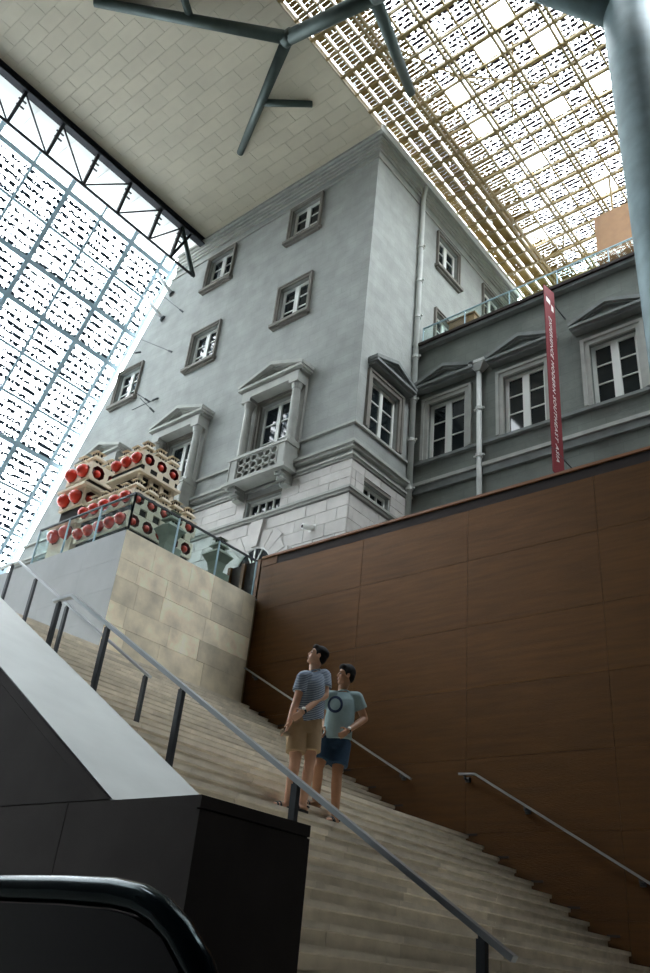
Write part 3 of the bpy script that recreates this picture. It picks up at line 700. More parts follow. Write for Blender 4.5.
# facade fixings near the glass wall
for k, (p, q) in enumerate((((157, 274), (172, 294)), ((144, 296), (163, 319)))):
    q_ = on_y(q[0], q[1], YA - .02); p_ = on_y(p[0], p[1], 14.8)
    t = thing('glass_bracket', ['white tubular strut tying the top of the glass wall to the building', 'white tubular strut tying the glass wall to the building, below the topmost strut'][k], 'bracket', 'struts of the glass wall')
    MB().tube([p_, q_], .09, 10).build('tube', 'soffit_white', t, True); MB().tube([q_ - (q_ - p_).normalized() * .05, q_ + V((0, .015, 0))], .15, 10).build('foot_plate', 'post_dark', t)
RODS = ('long thin tie rod on the facade above the window beside the glass wall', 'thin tie rod crossing two others beside the window next to the glass wall', 'short thin tie rod just above the window next to the glass wall', 'thin tie rod just below the two white tubular struts')
for (p, q, rl) in (((118, 330), (172, 352), 0), ((140, 398), (154, 412), 1), ((136, 393), (150, 402), 1), ((120, 355), (141, 352), 2), ((158, 292), (183, 312), 3), ((132, 410), (158, 398), 1)):
    p_ = on_y(p[0], p[1], 15.0); q_ = on_y(q[0], q[1], YA - .01)
    t = thing('tie_rod', RODS[rl], 'rod', 'tie rods on the facade')
    MB().tube([p_, q_], .015, 6).build('rod', 'post_dark', t); d = (q_ - p_).normalized(); MB().tube([q_ - d * .25, q_], .04, 8).build('end_fitting', 'post_dark', t)
# ------------------------------------------------------------------ lattice skylight
sky = thing('skylight', 'golden lattice skylight of printed glass panes and louvres', 'skylight', kind='structure')
S = .825; xv = [-11.2 + S * k for k in range(9)]; yv = [7.85 + S * k for k in range(25)]
clear = [(-8.54, 14.98), (-6.41, 15.92), (-10.07, 15.89), (-9.95, 17.56), (-7.25, 18.43), (-7.3, 14.08), (-8.75, 20.15), (-10.38, 22.82), (-7.87, 22.06), (-5.6, 18.2)]
for i in range(8):
    for j in range(24):
        cl = any(xv[i] <= a < xv[i + 1] and yv[j] <= b < yv[j + 1] for a, b in clear)
        pane(sky, (xv[i], yv[j], HC + .3), (1, 0, 0), (0, 1, 0), S, S, 'frit_clear' if cl else ('frit_dense' if i == 0 else 'frit_roof'))
y_end = yv[-1]
for i in range(2):  # clear panes out of view, added to bring sky light onto the stairs
    for j in range(4):
        pane(sky, (-22.6 + 2.4 * i, -8.95 + 3.08 * j, HC + .3), (1, 0, 0), (0, 1, 0), 2.39, 3.07, 'frit_clear')
for i in range(4):  # unseen opening on the right, added to light the risers and beige tiles
    for j in range(5):
        pane(sky, (-4.6 + 3.15 * i, 12 + 3.12 * j, HC + .3), (1, 0, 0), (0, 1, 0), 3.14, 3.11, 'frit_clear')
for i in range(2):  # the added front-left panes once more
    for j in range(4):
        pane(sky, (-22.6 + 2.4 * i, -8.95 + 3.08 * j, HC + .3), (1, 0, 0), (0, 1, 0), 2.39, 3.07, 'frit_clear')
for i in range(2):  # unseen front panes added for light, now shut off by the slab
    for j in range(6):
        pane(sky, (-12.9 + 1.875 * i, -8.95 + 2.8 * j, HC + .3), (1, 0, 0), (0, 1, 0), 1.865, 2.79, 'frit_clear')
for i, x in enumerate(xv):
    if i % 2 == 0:
        for o_ in (-.09, .09): MB().box(x + o_ - .035, x + o_ + .035, yv[0], y_end, HC - .02, HC + .14).build('beam', 'lattice_gold', sky)
    else: MB().box(x - .03, x + .03, yv[0], y_end, HC + .1, HC + .18).build('beam', 'lattice_gold', sky)
for j, y in enumerate(yv):
    hw_ = .05 if j % 2 == 0 else .034
    MB().box(-12.95, xv[-1], y - hw_, y + hw_, HC + .0, HC + .12).build('cross_beam', 'lattice_gold', sky)
    if j % 2 == 0: MB().box(-12.95, xv[-1], y + .1, y + .14, HC + .14, HC + .22).build('cross_beam', 'lattice_gold', sky)
ls = [-12.95, -12.86, -12.45, -12.0, -11.55, -11.2]
for i in range(1, 5):
    for j in range(0, 24, 2):
        pane(sky, (ls[i] + .02, yv[j], HC + .22), (1, 0, 0), (0, 1, 0), ls[i + 1] - ls[i] - .04, 2 * S, 'frit_louvre', 'louvre_panel')
    MB().box(ls[i] - .04, ls[i] - .02, yv[0], y_end, HC + .04, HC + .2).build('louvre_rail', 'lattice_gold', sky)
for (a, b) in (((-9.9, 15.0), (-7.2, 17.3)), ((-7.6, 15.2), (-8.9, 17.6)), ((-10.8, 13.2), (-9.2, 16.0)), ((-11.0, 23.0), (-9.3, 25.6)), ((-9.4, 22.8), (-10.9, 25.8))):
    MB().tube([(a[0], a[1], HC + .2), (b[0], b[1], HC + .2)], .035, 6).build('brace', 'lattice_gold', sky)
MB().box(-13.3, 8, y_end, y_end + .3, 18, HC + .4).build('wall_back', 'render_wing', sky)
br = MB().fprism(lambda a, b, c: V((a, b, c)), [(-9, -9), (8, -9), (8, YB), (-3.0, YB), (-.75, 5.3), (-6.6, 1.0), (-9, 1.0)], 9.0, 9.6).build('added_shade_slab', 'wall_dark'); tag(br, 'unseen dark slab added overhead to shade the foot of the stairs', 'ceiling', kind='structure')  # added slab, outline kept out of view, shades the lower stairs
# ------------------------------------------------------------------ tree column
tcl = thing('tree_column', 'grey steel column branching out to the roof', 'column')
CX, CY, RC = -3.4, 13.5, .64
top = V((CX - .05, CY, 23.4))
MB().tube([(CX, CY, ZT - .02), (CX, CY, 15), (CX, CY, 20), (CX, CY, 23.9)], [RC, RC, RC * 1.05, RC * 1.08], 28).build('trunk', 'column_steel', tcl, True)
K = on_z(455, -46, 24.7); Q = on_z(374, -4, 25.7); N1 = on_z(288, 38, 26.2)
def limb(pts, r, mt='tube_steel', name='branch'): return MB().tube(pts, r, 16).build(name, mt, tcl, True)
limb([(CX - .1, CY, 22.3), K], [.44, .40], 'column_steel'); limb([K, Q], [.3, .27])
limb([Q, N1], [.26, .24])
E_ = {k: on_z(x, y, HC - .01) for k, (x, y) in dict(l=(95, 2), m=(240, 153), s=(312, 104), r=(411, 93), u=(177, -25)).items()}
limb([Q, E_['r']], [.22, .16]); limb([N1, E_['l']], [.22, .16]); limb([N1, E_['m']], [.2, .13])
b = N1.lerp(E_['m'], .52); limb([b, E_['s']], [.13, .12])
b = N1.lerp(E_['l'], .5); limb([b, E_['u']], [.13, .12])
limb([N1 - V((.2, 0, 0)), N1 + V((.2, 0, 0))], .25, name='node'); limb([(CX, CY, 23.5), (CX + 3, CY - 4, HC + .1)], [.33, .25]); limb([(CX, CY, 23.5), (CX + 2, CY + 4, HC + .1)], [.33, .25])
# ------------------------------------------------------------------ stacked sculptures on the terrace
def octo_face(m, mh, F, ca, cb, hs, r, depth):
    o8 = []; s8 = []
    for k in range(8):
        t = math.pi / 8 + k * math.pi / 4; c, s = math.cos(t), math.sin(t); mx_ = max(abs(c), abs(s)); o8.append((ca + r * c, cb + r * s)); s8.append((ca + hs * c / mx_, cb + hs * s / mx_))
    corners = [(1, 1), (-1, 1), (-1, -1), (1, -1)]
    for k in range(8):
        j = (k + 1) % 8; pts = [F(*o8[k], 0), F(*s8[k], 0)]
        if k % 2 == 0: q = corners[k // 2]; pts.append(F(ca + hs * q[0], cb + hs * q[1], 0))
        pts += [F(*s8[j], 0), F(*o8[j], 0)]; m.poly(pts)
        mh.poly([F(*o8[k], 0), F(*o8[j], 0), F(*o8[j], -depth), F(*o8[k], -depth)])
    mh.poly([F(*p, -depth) for p in o8])
def module(parent, x1, y0, z0, u, fx, fy, roof=True, red=True, mt='carton', gap=False):
    # block whose +X face is at x1 and whose -Y face is at y0
    m = MB(); mh = MB(); c = (x1 - u / 2, y0 + u / 2, z0 + u / 2); FXf = lambda a, b, d: V((x1 + d, a, b)); FYf = lambda a, b, d: V((a, y0 - d, b))
    if fx: octo_face(m, mh, FXf, c[1], c[2], u / 2, u * .40, u * .36)
    else: m.poly([(x1, y0, z0), (x1, y0 + u, z0), (x1, y0 + u, z0 + u), (x1, y0, z0 + u)])
    if fy: octo_face(m, mh, FYf, c[0], c[2], u / 2, u * .40, u * .36)
    else: m.poly([(x1 - u, y0, z0), (x1, y0, z0), (x1, y0, z0 + u), (x1 - u, y0, z0 + u)])
    m.poly([(x1 - u, y0, z0), (x1 - u, y0 + u, z0), (x1 - u, y0 + u, z0 + u), (x1 - u, y0, z0 + u)]); m.poly([(x1 - u, y0 + u, z0), (x1, y0 + u, z0), (x1, y0 + u, z0 + u), (x1 - u, y0 + u, z0 + u)])
    m.poly([(x1 - u, y0, z0), (x1, y0, z0), (x1, y0 + u, z0), (x1 - u, y0 + u, z0)]); m.poly([(x1 - u, y0, z0 + u), (x1, y0, z0 + u), (x1, y0 + u, z0 + u), (x1 - u, y0 + u, z0 + u)])
    b = m.build('block', mt, parent)
    if mh.v: mh.build('octagon_hole', 'hole_red' if red else 'dark_inside', b)
    if red:
        r = u * .22
        if fx: MB().ball((x1 - u * .14, c[1], c[2]), ((r * .8, 0, 0), (0, r, 0), (0, 0, r)), 16, 10).build('red_ball', 'ball_red', b, True)
        if fy: MB().ball((c[0], y0 - u * .14, c[2]), ((r * 1.6, 0, 0), (0, r * 1.5, 0), (0, 0, r * 1.6)), 16, 10).build('red_ball', 'ball_red', b, True)
    if roof: little_roof(b, c[0], c[1], z0 + u, u * 1.12, mt)
    return b
def little_roof(parent, x, y, z, u, mt):
    def tier(zb, w, h, w2):
        return [(x - w, y - w, zb), (x + w, y - w, zb), (x + w, y + w, zb), (x - w, y + w, zb), (x - w2, y - w2, zb + h), (x + w2, y - w2, zb + h), (x + w2, y + w2, zb + h), (x - w2, y + w2, zb + h)]
    m = MB(); m.box(x - u * .22, x + u * .22, y - u * .22, y + u * .22, z, z + u * .3); m.hexa(tier(z + u * .3, u * .36, u * .06, u * .36)); m.hexa(tier(z + u * .36, u * .36, u * .2, u * .18))
    m.box(x - u * .17, x + u * .17, y - u * .17, y + u * .17, z + u * .54, z + u * .74); m.hexa(tier(z + u * .74, u * .3, u * .15, u * .08))
    rf = m.build('little_roof', mt, parent) if not parent.parent or True else None
    for s in (-.1, .1):
        for bx in ((x + u * .165, x + u * .18, y + u * s - u * .045, y + u * s + u * .045, z + u * .57, z + u * .7), (x + u * s - u * .045, x + u * s + u * .045, y - u * .18, y - u * .165, z + u * .57, z + u * .7), (x + u * .215, x + u * .23, y + u * s - u * .06, y + u * s + u * .06, z + u * .06, z + u * .24)):
            block('little_window', 'dark_inside', parent, *bx)
s1 = thing('stacked_sculpture', 'large cream sculpture of stacked tower blocks with red balls in octagonal holes', 'sculpture', 'stacked block sculptures on the terrace')
U = .37; X_L, Y_L = -13.62, 8.95
zb_ = ZT + .03
for lv, z in enumerate((zb_, zb_ + .78, zb_ + 1.32, zb_ + 1.52)):
    if lv == 0:
        block('plinth', 'carton', s1, X_L - 5 * U, X_L, Y_L, Y_L + 5 * U, z, z + .66); continue
    n = 5
    for k in range(n):
        if lv == 3: continue
        module(s1, X_L, Y_L + k * U, z, U, True, k == 0, roof=(lv == 2))
        if k: module(s1, X_L - k * U, Y_L, z, U, False, True, roof=(lv == 2))
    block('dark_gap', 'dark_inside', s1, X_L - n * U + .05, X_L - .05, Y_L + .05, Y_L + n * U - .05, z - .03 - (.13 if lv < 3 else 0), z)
    if lv == 2:
        for k in range(n):
            block('spacer', 'carton', s1, X_L - .06, X_L, Y_L + k * U + .1, Y_L + k * U + .27, z - .16, z)
X_T, Y_T = X_L - .42, Y_L + .32
zt_ = zb_ + 2.28
block('core', 'dark_inside', s1, X_T - 3 * U + .12, X_T - .12, Y_T + .12, Y_T + 3 * U - .12, zb_ + 1.4, zt_ + .12)
for k in range(4): block('support_post', 'carton', s1, X_T - .14, X_T - .04, Y_T + .04 + k * .31, Y_T + .14 + k * .31, zb_ + 1.6, zt_ + .12)
block('ledge', 'carton', s1, X_T - 3 * U - .06, X_T + .06, Y_T - .06, Y_T + 3 * U + .06, zt_ + .12, zt_ + .18)
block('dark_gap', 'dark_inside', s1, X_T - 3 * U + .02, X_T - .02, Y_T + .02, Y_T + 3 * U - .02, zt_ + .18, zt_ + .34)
for k in range(3):
    block('spacer', 'carton', s1, X_T - .05, X_T, Y_T + k * U + .1, Y_T + k * U + .27, zt_ + .18, zt_ + .34)
    module(s1, X_T, Y_T + k * U, zt_ + .34, U, True, k == 0)
    if k: module(s1, X_T - k * U, Y_T, zt_ + .34, U, False, True)
s2 = thing('stacked_sculpture', 'smaller cream stacked block sculpture with red balls near the glass wall', 'sculpture', 'stacked block sculptures on the terrace')
X2, Y2 = -15.75, 9.05
block('plinth', 'carton', s2, X2 - 2 * .46, X2, Y2, Y2 + 2 * .46, zb_, zb_ + 1.0)
for lv, z in enumerate((zb_ + 1.0, zb_ + 1.95, zb_ + 2.66)):
    for k in range(2):
        module(s2, X2, Y2 + k * .46, z, .46, True, k == 0, roof=(lv == 2))
        if k: module(s2, X2 - .46, Y2, z, .46, False, True, roof=(lv == 2))
    if lv < 2:
        zz = z + .46; zn = (zb_ + 1.95, zb_ + 2.66)[lv]
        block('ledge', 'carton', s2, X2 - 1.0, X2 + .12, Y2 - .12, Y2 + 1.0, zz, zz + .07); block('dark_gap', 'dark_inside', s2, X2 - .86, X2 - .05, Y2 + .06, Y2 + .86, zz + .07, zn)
def lone(label, x, y, z, u):
    t = thing('tower_model', label, 'sculpture', 'single grey tower models'); 
    m = MB(); 
    m.hexa([(x - u * .2, y - u * .2, z), (x + u * .2, y - u * .2, z), (x + u * .2, y + u * .2, z), (x - u * .2, y + u * .2, z), (x - u * .3, y - u * .3, z + u * .5), (x + u * .3, y - u * .3, z + u * .5), (x + u * .3, y + u * .3, z + u * .5), (x - u * .3, y + u * .3, z + u * .5)])
    m.hexa([(x - u * .3, y - u * .3, z + u * .5), (x + u * .3, y - u * .3, z + u * .5), (x + u * .3, y + u * .3, z + u * .5), (x - u * .3, y + u * .3, z + u * .5), (x - u * .5, y - u * .5, z + u * .85), (x + u * .5, y - u * .5, z + u * .85), (x + u * .5, y + u * .5, z + u * .85), (x - u * .5, y + u * .5, z + u * .85)])
    m.hexa([(x - u * .5, y - u * .5, z + u * .85), (x + u * .5, y - u * .5, z + u * .85), (x + u * .5, y + u * .5, z + u * .85), (x - u * .5, y + u * .5, z + u * .85), (x - u * .28, y - u * .28, z + u * 1.1), (x + u * .28, y - u * .28, z + u * 1.1), (x + u * .28, y + u * .28, z + u * 1.1), (x - u * .28, y + u * .28, z + u * 1.1)])
    b = m.build('body', 'carton_grey', t); MB().box(x - u * .45, x + u * .45, y - u * .45, y + u * .45, ZT + .03, z).build('pedestal', 'carton_grey', t); little_roof(b, x, y, z + u * 1.0, u * .9, 'carton_grey')
lone('grey tower model in front of the large cream sculpture', -13.15, 9.75, ZT + .5, .5)
lone('grey tower model standing alone by the terrace railing', -13.0, 11.05, ZT + .42, .5)
# ------------------------------------------------------------------ people
def remesh(mb, name, voxel, smooth, material, parent):
    me = mb.mesh(name); t = bpy.data.objects.new(name + '_tmp', me); C.objects.link(t)
    r = t.modifiers.new('r', 'REMESH'); r.mode = 'VOXEL'; r.voxel_size = voxel
    if smooth: s = t.modifiers.new('s', 'SMOOTH'); s.factor = .5; s.iterations = smooth
    dg = bpy.context.evaluated_depsgraph_get(); out = bpy.data.meshes.new_from_object(t.evaluated_get(dg))
    bpy.data.objects.remove(t); bpy.data.meshes.remove(me); out.name = name; out.materials.clear(); out.materials.append(MATS[material])
    for p in out.polygons: p.use_smooth = True
    o = bpy.data.objects.new(name, out); C.objects.link(o)
    if parent: o.parent = parent
    return o
NCAM = V((.673, -.74, 0)); RGT = V((.775, .631, 0)).normalized(); UP = V((0, 0, 1))
def plane_pt(base, zx, zy, dep):
    r = ray(260 + zx / 4.862, 630 + zy / 4.865); p0 = base + NCAM * dep; return r * (p0.dot(NCAM) / r.dot(NCAM))
def hand(mb, wrist, elbow, side, curl=.5, palm_n=None, size=1.0):
    d = (wrist - elbow).normalized(); s = V(side); s = (s - d * s.dot(d)).normalized(); n = d.cross(s)
    L = .085 * size
    mb.ball(wrist + d * L * .55, (s * .040 * size, n * .016 * size, d * L * .68))
    for k, (off, ln) in enumerate(((-.03, .062), (-.010, .075), (.010, .080), (.029, .070))):
        p = wrist + d * L * .95 + s * off * size; d1 = (d + n * curl * .5).normalized(); q = p + d1 * ln * .55 * size; d2 = (d + n * curl * 1.6).normalized(); e = q + d2 * ln * .5 * size
        mb.capsule(p, .0095 * size, q, .0088 * size, 8); mb.capsule(q, .0088 * size, e, .0075 * size, 8)
    p = wrist + d * L * .25 + s * .032 * size; q = p + (d * .6 + s * .7 + n * .3).normalized() * .04 * size; e = q + (d * .95 + s * .2 + n * .35).normalized() * .032 * size
    mb.capsule(p, .013 * size, q, .0105 * size, 8); mb.capsule(q, .0105 * size, e, .009 * size, 8)
def head(mb, c, f, u):
    f = f.normalized(); u = (u - f * u.dot(f)).normalized(); s = f.cross(u)
    mb.ball(c + u * .028 - f * .012, (s * .075, f * .095, u * .088), 18, 12)      # cranium
    mb.ball(c - u * .045 + f * .018, (s * .060, f * .068, u * .075), 16, 10)      # face and jaw
    mb.ball(c - u * .098 + f * .055, (s * .030, f * .026, u * .022), 12, 8)       # chin
    mb.capsule(c + u * .012 + f * .078, .011, c - u * .026 + f * .094, .013, 8)   # nose
    for k in (-1, 1):
        mb.ball(c - u * .006 + s * k * .074 - f * .012, (s * .010, f * .020, u * .032), 10, 8)   # ears
        mb.ball(c + u * .022 + s * k * .032 + f * .068, (s * .026, f * .016, u * .010), 10, 6)    # brow
        mb.ball(c - u * .03 + s * k * .035 + f * .052, (s * .024, f * .022, u * .024), 10, 6)     # cheek
    mb.ball(c - u * .062 + f * .076, (s * .024, f * .014, u * .011), 10, 6)       # lips
    return f, u, s
def face_parts(body, c, f, u, s):
    for k in (-1, 1):
        e = MB().ball(c - u * .002 + s * k * .032 + f * .073, (s * .014, f * .010, u * .0075), 10, 6).build('eye', 'eye_white', body, True)
        MB().ball(c - u * .002 + s * k * .032 + f * .080, (s * .006, f * .005, u * .006), 8, 6).build('iris', 'hair', body, True)
        MB().capsule(c + u * .024 + s * k * .016 + f * .084, .005, c + u * .027 + s * k * .048 + f * .074, .004, 6).build('eyebrow', 'hair', body, True)
    MB().ball(c - u * .062 + f * .085, (s * .022, f * .007, u * .007), 10, 6).build('lips', 'lip', body, True)
def hair_mesh(c, f, u, s, name, parent, tall=0.0):
    m = MB(); m.ball(c + u * (.048 + tall * .4) - f * .022, (s * .084, f * .098, u * (.082 + tall)), 18, 12)
    m.ball(c + u * .0 - f * .062, (s * .076, f * .052, u * .075), 16, 10)
    m.ball(c + u * (.080 + tall) + f * .048, (s * .068, f * .046, u * (.036 + tall * .3)), 14, 8)
    for k in (-1, 1): m.ball(c + u * .03 + s * k * .066 - f * .005, (s * .018, f * .035, u * .05), 10, 8)
    rnd = random.Random(3)
    for k in range(26):
        a = rnd.uniform(0, 6.28); q = rnd.uniform(.2, 1)
        p = c + u * (.10 + tall - .03 * q) + s * .07 * math.cos(a) * q + f * (.085 * math.sin(a) * q - .015); m.capsule(p, .013, p + u * .022 + f * .016 * rnd.uniform(-.5, 1) + s * .012 * rnd.uniform(-1, 1), .006, 6)
    return remesh(m, name, .006, 2, 'hair', parent)
def foot(mb, ankle, d):
    d = V(d).normalized(); s = d.cross(UP); a = ankle
    g = V((a.x, a.y, a.z - .075)); mb.capsule(a, .042, g + UP * .035 - d * .035, .036, 12); mb.capsule(g + UP * .036 - d * .03, .036, g + d * .12 + UP * .024, .030, 12); mb.ball(g + d * .10 + UP * .030, (s * .046, d * .07, UP * .022))
    for k, (o_, l_) in enumerate(((-.036, .195), (-.016, .190), (.002, .182), (.02, .172), (.036, .158))): mb.capsule(g + d * .14 + s * o_ * .9 + UP * .018, .012, g + d * l_ + s * o_ + UP * .014, .0095, 6)
def sandal(parent, ankle, d):
    d = V(d).normalized(); s = d.cross(UP); g = V((ankle.x, ankle.y, ankle.z - .075)); m = MB()
    m.loft([(g + UP * z + d * .065, s * .052, d * .15) for z in (-.02, .006)], 20); sd = m.build('sandal', 'sandal', parent)
    for f_, h_ in ((.10, .055), (.135, .046)):
        q = MB(); q.tube([g + d * f_ + s * .05 * math.cos(t) + UP * (h_ * math.sin(t) + .0) for t in [math.pi * k / 10 for k in range(11)]], .011, 8); q.build('strap', 'sandal', sd, True)
    q = MB(); q.tube([g - d * .055 * math.sin(t) + s * .05 * math.cos(t) + UP * .045 - d * .02 for t in [math.pi * k / 10 for k in range(11)]], .009, 8); q.build('strap', 'sandal', sd, True)
def watch(parent, p, axis, r, facing):
    ax = axis.normalized(); a = V(facing) - ax * V(facing).dot(ax); a.normalize(); b = ax.cross(a)
    wt = MB(); wt.tube([p - ax * .011, p + ax * .011], r, 18); w_ = wt.build('watch', 'sandal', parent, True)
    MB().tube([p + a * (r - .004), p + a * (r + .008)], .021, 16).build('watch_face', 'watch_white', w_, True)
def cone(mb, p, r0, q, r1, n=20, sq=None):
    p, q = V(p), V(q); d = (q - p).normalized(); a = d.orthogonal().normalized(); b = d.cross(a); mb.loft([(p, a * r0, b * r0), (p.lerp(q, .5), a * (r0 + r1) / 2, b * (r0 + r1) / 2), (q, a * r1, b * r1)], n)
ZSTEP = lambda x: ZF + RL * (NL - math.ceil(max(0, (x - X1)) / GL))
def person(label, base, J, facing, headc, hf, skin, top_m, bot_m, rad):
    P = thing('person', label, 'person'); P.location = base
    bpy.context.view_layer.update()
    holder = P
    f = V(facing).normalized(); sd = f.cross(UP)
    body = MB()
    pel = (J['hipL'] + J['hipR']) / 2; neck = J['neck']; ch = (J['shL'] + J['shR']) / 2
    body.capsule(pel, .11, pel.lerp(ch, .6), .11); body.capsule(pel.lerp(ch, .6), .10, ch - UP * .07, .075); body.capsule(ch - UP * .04, .06, neck, .054); body.capsule(neck, .056, headc - UP * .05 - hf.normalized() * .015, .054)
    for k in 'LR':
        sh, el, wr_ = J['sh' + k], J['el' + k], J['wr' + k]
        body.capsule(ch.lerp(sh, .3) - UP * .02, .055, sh, .058); body.capsule(sh, .058, el, .043); body.capsule(el, .043, el.lerp(wr_, .35), .042); body.capsule(el.lerp(wr_, .35), .042, wr_, .028)
        hp, kn, an = J['hip' + k], J['kn' + k], J['an' + k]
        body.capsule(pel.lerp(hp, .5), .10, hp, .095); body.capsule(hp, .092, kn, .060); body.capsule(kn, .058, kn.lerp(an, .3), .060); body.capsule(kn.lerp(an, .3), .060, an, .040)
        foot(body, an, J['ft' + k]); hand(body, wr_, el, J['hs' + k], J['hc' + k])
    ff, fu, fs = head(body, headc, hf, UP)
    bo = remesh(body, 'body', .0065, 2, skin, None)
    bo.parent = holder; bo.matrix_parent_inverse = Matrix.Translation(-base)
    face_parts(bo, headc, ff, fu, fs)
    # shirt
    sh_m = MB(); up = (ch - pel).normalized(); hem = J['hem']; wv = sd
    sp = (J['shR'] - J['shL']); wdir = V((sp.x, sp.y, sp.z)).normalized(); fdir = wdir.cross(up).normalized()
    hw = sp.length / 2
    prof = ((0.0, rad[0], .125), (.22, rad[0] * .96, .122), (.5, rad[0] * 1.0, .128), (.75, hw * 1.0, .135), (.9, hw * 1.0, .118), (1.0, hw * .84, .095))
    sh_m.loft([(hem.lerp(ch, t), wdir * a, fdir * b) for t, a, b in prof] + [(ch.lerp(neck, .22), wdir * hw * .62, fdir * .085), (ch.lerp(neck, .46), wdir * .074, fdir * .072)], 28)
    for k in 'LR':
        sl_end = J['sh' + k].lerp(J['el' + k], J['sleeve'])
        sh_m.capsule(ch.lerp(J['sh' + k], .6), .075, J['sh' + k], .076); cone(sh_m, J['sh' + k].lerp(J['el' + k], -.05), .078, sl_end, .080)
    so = remesh(sh_m, 'shirt', .009, 3, top_m, None); so.parent = holder; so.matrix_parent_inverse = Matrix.Translation(-base)
    col = MB(); nd = (neck - ch).normalized() if (neck - ch).length > 0 else UP
    cc = ch + (neck - ch) * .46; a_ = wdir; b_ = (fdir + UP * .25).normalized()
    col.tube([cc + a_ * .075 * math.cos(t) + b_ * .070 * math.sin(t) for t in [2 * math.pi * k / 20 for k in range(21)]], .010, 8, False); co = col.build('collar', top_m, so, True)
    # shorts
    sm = MB(); waist = J['waist']
    wv_ = (J['hipR'] - J['hipL']); wv_.z = 0; wv_.normalize(); fv_ = wv_.cross(UP)
    sm.loft([(waist, wv_ * rad[1] * .93, fv_ * .115), (waist.lerp(pel, .6), wv_ * rad[1], fv_ * .13), (pel - UP * .06, wv_ * rad[1] * .98, fv_ * .125)], 26)
    for k in 'LR':
        cone(sm, J['hip' + k] + UP * .04, .115, J['hip' + k].lerp(J['kn' + k], J['short']), .108)
    bo2 = remesh(sm, 'shorts', .009, 3, bot_m, None); bo2.parent = holder; bo2.matrix_parent_inverse = Matrix.Translation(-base)
    hr = hair_mesh(headc, ff, fu, fs, 'hair', None, J.get('hairtall', 0)); hr.parent = holder; hr.matrix_parent_inverse = Matrix.Translation(-base)
    for ch_ in list(bo.children) + list(so.children): pass
    return P, bo, so, bo2
def reparent(o, P, base):
    o.parent = P; o.matrix_parent_inverse = Matrix.Translation(-base)
# left person: striped shirt, beige shorts
b1 = V((-6.02, 6.86, ZSTEP(-6.02)))
pt = lambda x, y, d=0: plane_pt(b1, x, y, d)
fac = (NCAM * .55 - RGT * .84)
def onstep(p, extra=.095):
    return V((p.x, p.y, ZSTEP(p.x) + extra))
J = dict(neck=pt(262, 178), shL=pt(212, 232, .10), shR=pt(312, 222, -.03), elR=pt(316, 318, .03), wrR=pt(208, 398, .22), elL=pt(178, 345, .12), wrL=pt(140, 455, .16),
         hipL=pt(180, 480, .05), hipR=pt(250, 478, -.02), knL=pt(170, 645, .08), knR=pt(243, 640, .02), hem=pt(243, 440, .03), waist=pt(236, 425, .02))
J['anL'] = onstep(pt(135, 835, .04)); q = pt(226, 850, .06); q.x = min(q.x, -6.03); J['anR'] = onstep(q)
J.update(ftL=fac, ftR=NCAM * .6 - RGT * .6, hsL=NCAM, hsR=UP, hcL=.5, hcR=.35, sleeve=.62, short=.72)
hc1 = pt(279, 126, .02); hf1 = (-RGT * .93 + NCAM * .12 + UP * .36)
P1, B1, S1, T1 = person('person in a striped t-shirt and beige shorts looking up on the stairs', b1, J, fac, hc1, hf1, 'skin', 'shirt_stripe', 'shorts_beige', (.165, .175))
def attach(fn, P, base):
    before = set(bpy.data.objects); fn()
    for o in set(bpy.data.objects) - before:
        if o.parent == P: o.matrix_parent_inverse = Matrix.Translation(-base)
attach(lambda: (sandal(P1, J['anL'], J['ftL']), sandal(P1, J['anR'], J['ftR']), watch(P1, J['elR'].lerp(J['wrR'], .96), J['wrR'] - J['elR'], .034, UP + NCAM)), P1, b1)
bag = MB(); q = J['wrL'] + (J['wrL'] - J['elL']).normalized() * .12
bag.ball(q, (RGT * .055, NCAM * .04, UP * .03)); bag.ball(q - RGT * .03 + UP * .02, (RGT * .03, NCAM * .03, UP * .03)); bo_ = remesh(bag, 'folded_cap', .007, 2, 'bag_beige', None); tag(bo_, 'small beige folded cap held in a hand by the person in the striped shirt', 'cap')
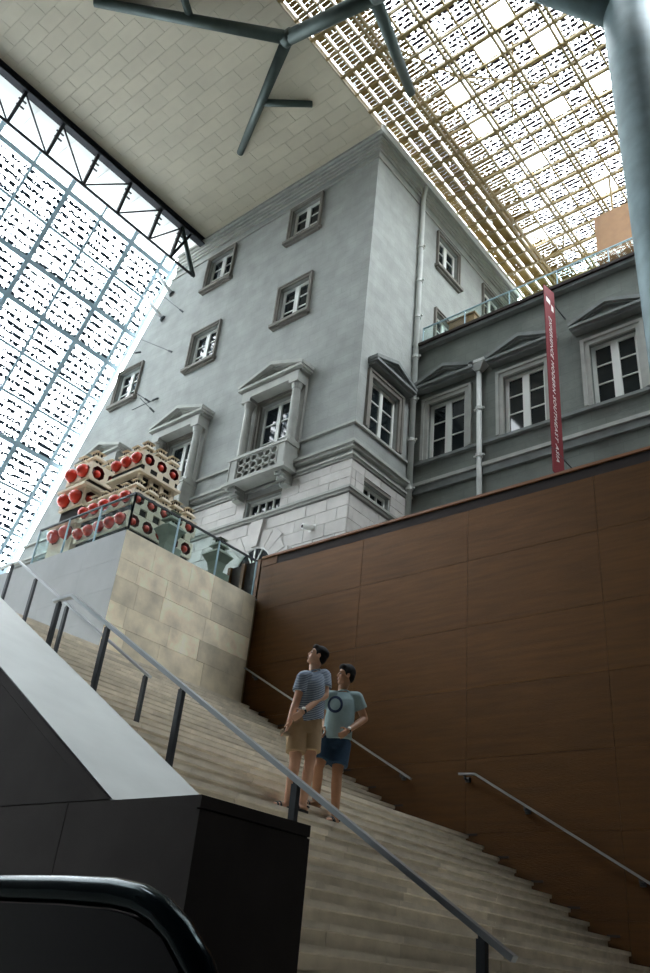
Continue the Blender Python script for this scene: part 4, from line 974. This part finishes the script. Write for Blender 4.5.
# right person: aqua shirt with a ring print, denim shorts
b2 = V((-6.18, 7.6, ZSTEP(-6.18)))
pt = lambda x, y, d=0: plane_pt(b2, x, y, d)
fac2 = (NCAM * .8 - RGT * .6)
J2 = dict(neck=pt(402, 282), shL=pt(335, 325, .02), shR=pt(470, 330, -.02), elR=pt(508, 432, -.10), wrR=pt(425, 492, .15), elL=pt(312, 420, -.12), wrL=pt(316, 480, .02),
          hipL=pt(325, 552, .0), hipR=pt(395, 565, -.02), knL=pt(283, 668, .06), knR=pt(374, 700, .05), hem=pt(372, 535, .02), waist=pt(368, 515, .0))
J2['anL'] = onstep(pt(272, 815, -.02)); J2['anR'] = onstep(pt(366, 888, .06))
J2.update(ftL=-RGT * .8 + NCAM * .5, ftR=NCAM * .8 - RGT * .4, hsL=NCAM, hsR=UP, hcL=.6, hcR=.3, sleeve=.55, short=.72, hairtall=.014)
hc2 = pt(416, 222, .02); hf2 = (-RGT * .95 + NCAM * .28 + UP * .10)
P2, B2, S2, T2 = person('person in a pale aqua t-shirt with a dark ring print and denim shorts', b2, J2, fac2, hc2, hf2, 'skin_tan', 'shirt_aqua', 'denim', (.175, .185))
attach(lambda: (sandal(P2, J2['anL'], J2['ftL']), sandal(P2, J2['anR'], J2['ftR']), watch(P2, J2['elR'].lerp(J2['wrR'], .95), J2['wrR'] - J2['elR'], .034, NCAM + UP * .3)), P2, b2)
# ring print on the chest, laid onto the shirt
bm = bmesh.new(); bm.from_mesh(S2.data); tree = BVHTree.FromBMesh(bm)
cen = pt(366, 362, .6); mr = MB(); n = 36; ok = True; rings = []
for rr in (.060, .088):
    row = []
    for k in range(n):
        t = 2 * math.pi * k / n; p = cen + RGT * rr * math.cos(t) * .95 + UP * rr * 1.08 * math.sin(t)
        h = tree.ray_cast(p, (p * 1.0).normalized())
        if h[0] is None: ok = False; break
        row.append(h[0] + h[1] * .004)
    rings.append(row)
bm.free()
if ok:
    for k in range(n):
        j = (k + 1) % n; mr.poly([rings[0][k], rings[1][k], rings[1][j], rings[0][j]])
    ro = mr.build('ring_print', 'print_navy', None, True); ro.parent = S2; ro.matrix_parent_inverse = Matrix.Identity(4)
    ro.matrix_parent_inverse = (P2.matrix_world @ Matrix.Identity(4)).inverted() @ Matrix.Identity(4) if False else Matrix.Identity(4)
# ------------------------------------------------------------------ sky portals (sampling only)
portal('portal_glass_wall', gp(3.5, (26.9 + zlo) / 2), (0, -1, 0), (-.447, 0, -.894), 23, 24)
portal('portal_skylight', (-2.5, 17.8, HC + .45), (1, 0, 0), (0, 1, 0), 21, 20.2)
portal('portal_front_roof', (-20.2, -2.8, HC + .45), (1, 0, 0), (0, 1, 0), 4.9, 12.5)
bpy.context.view_layer.update()
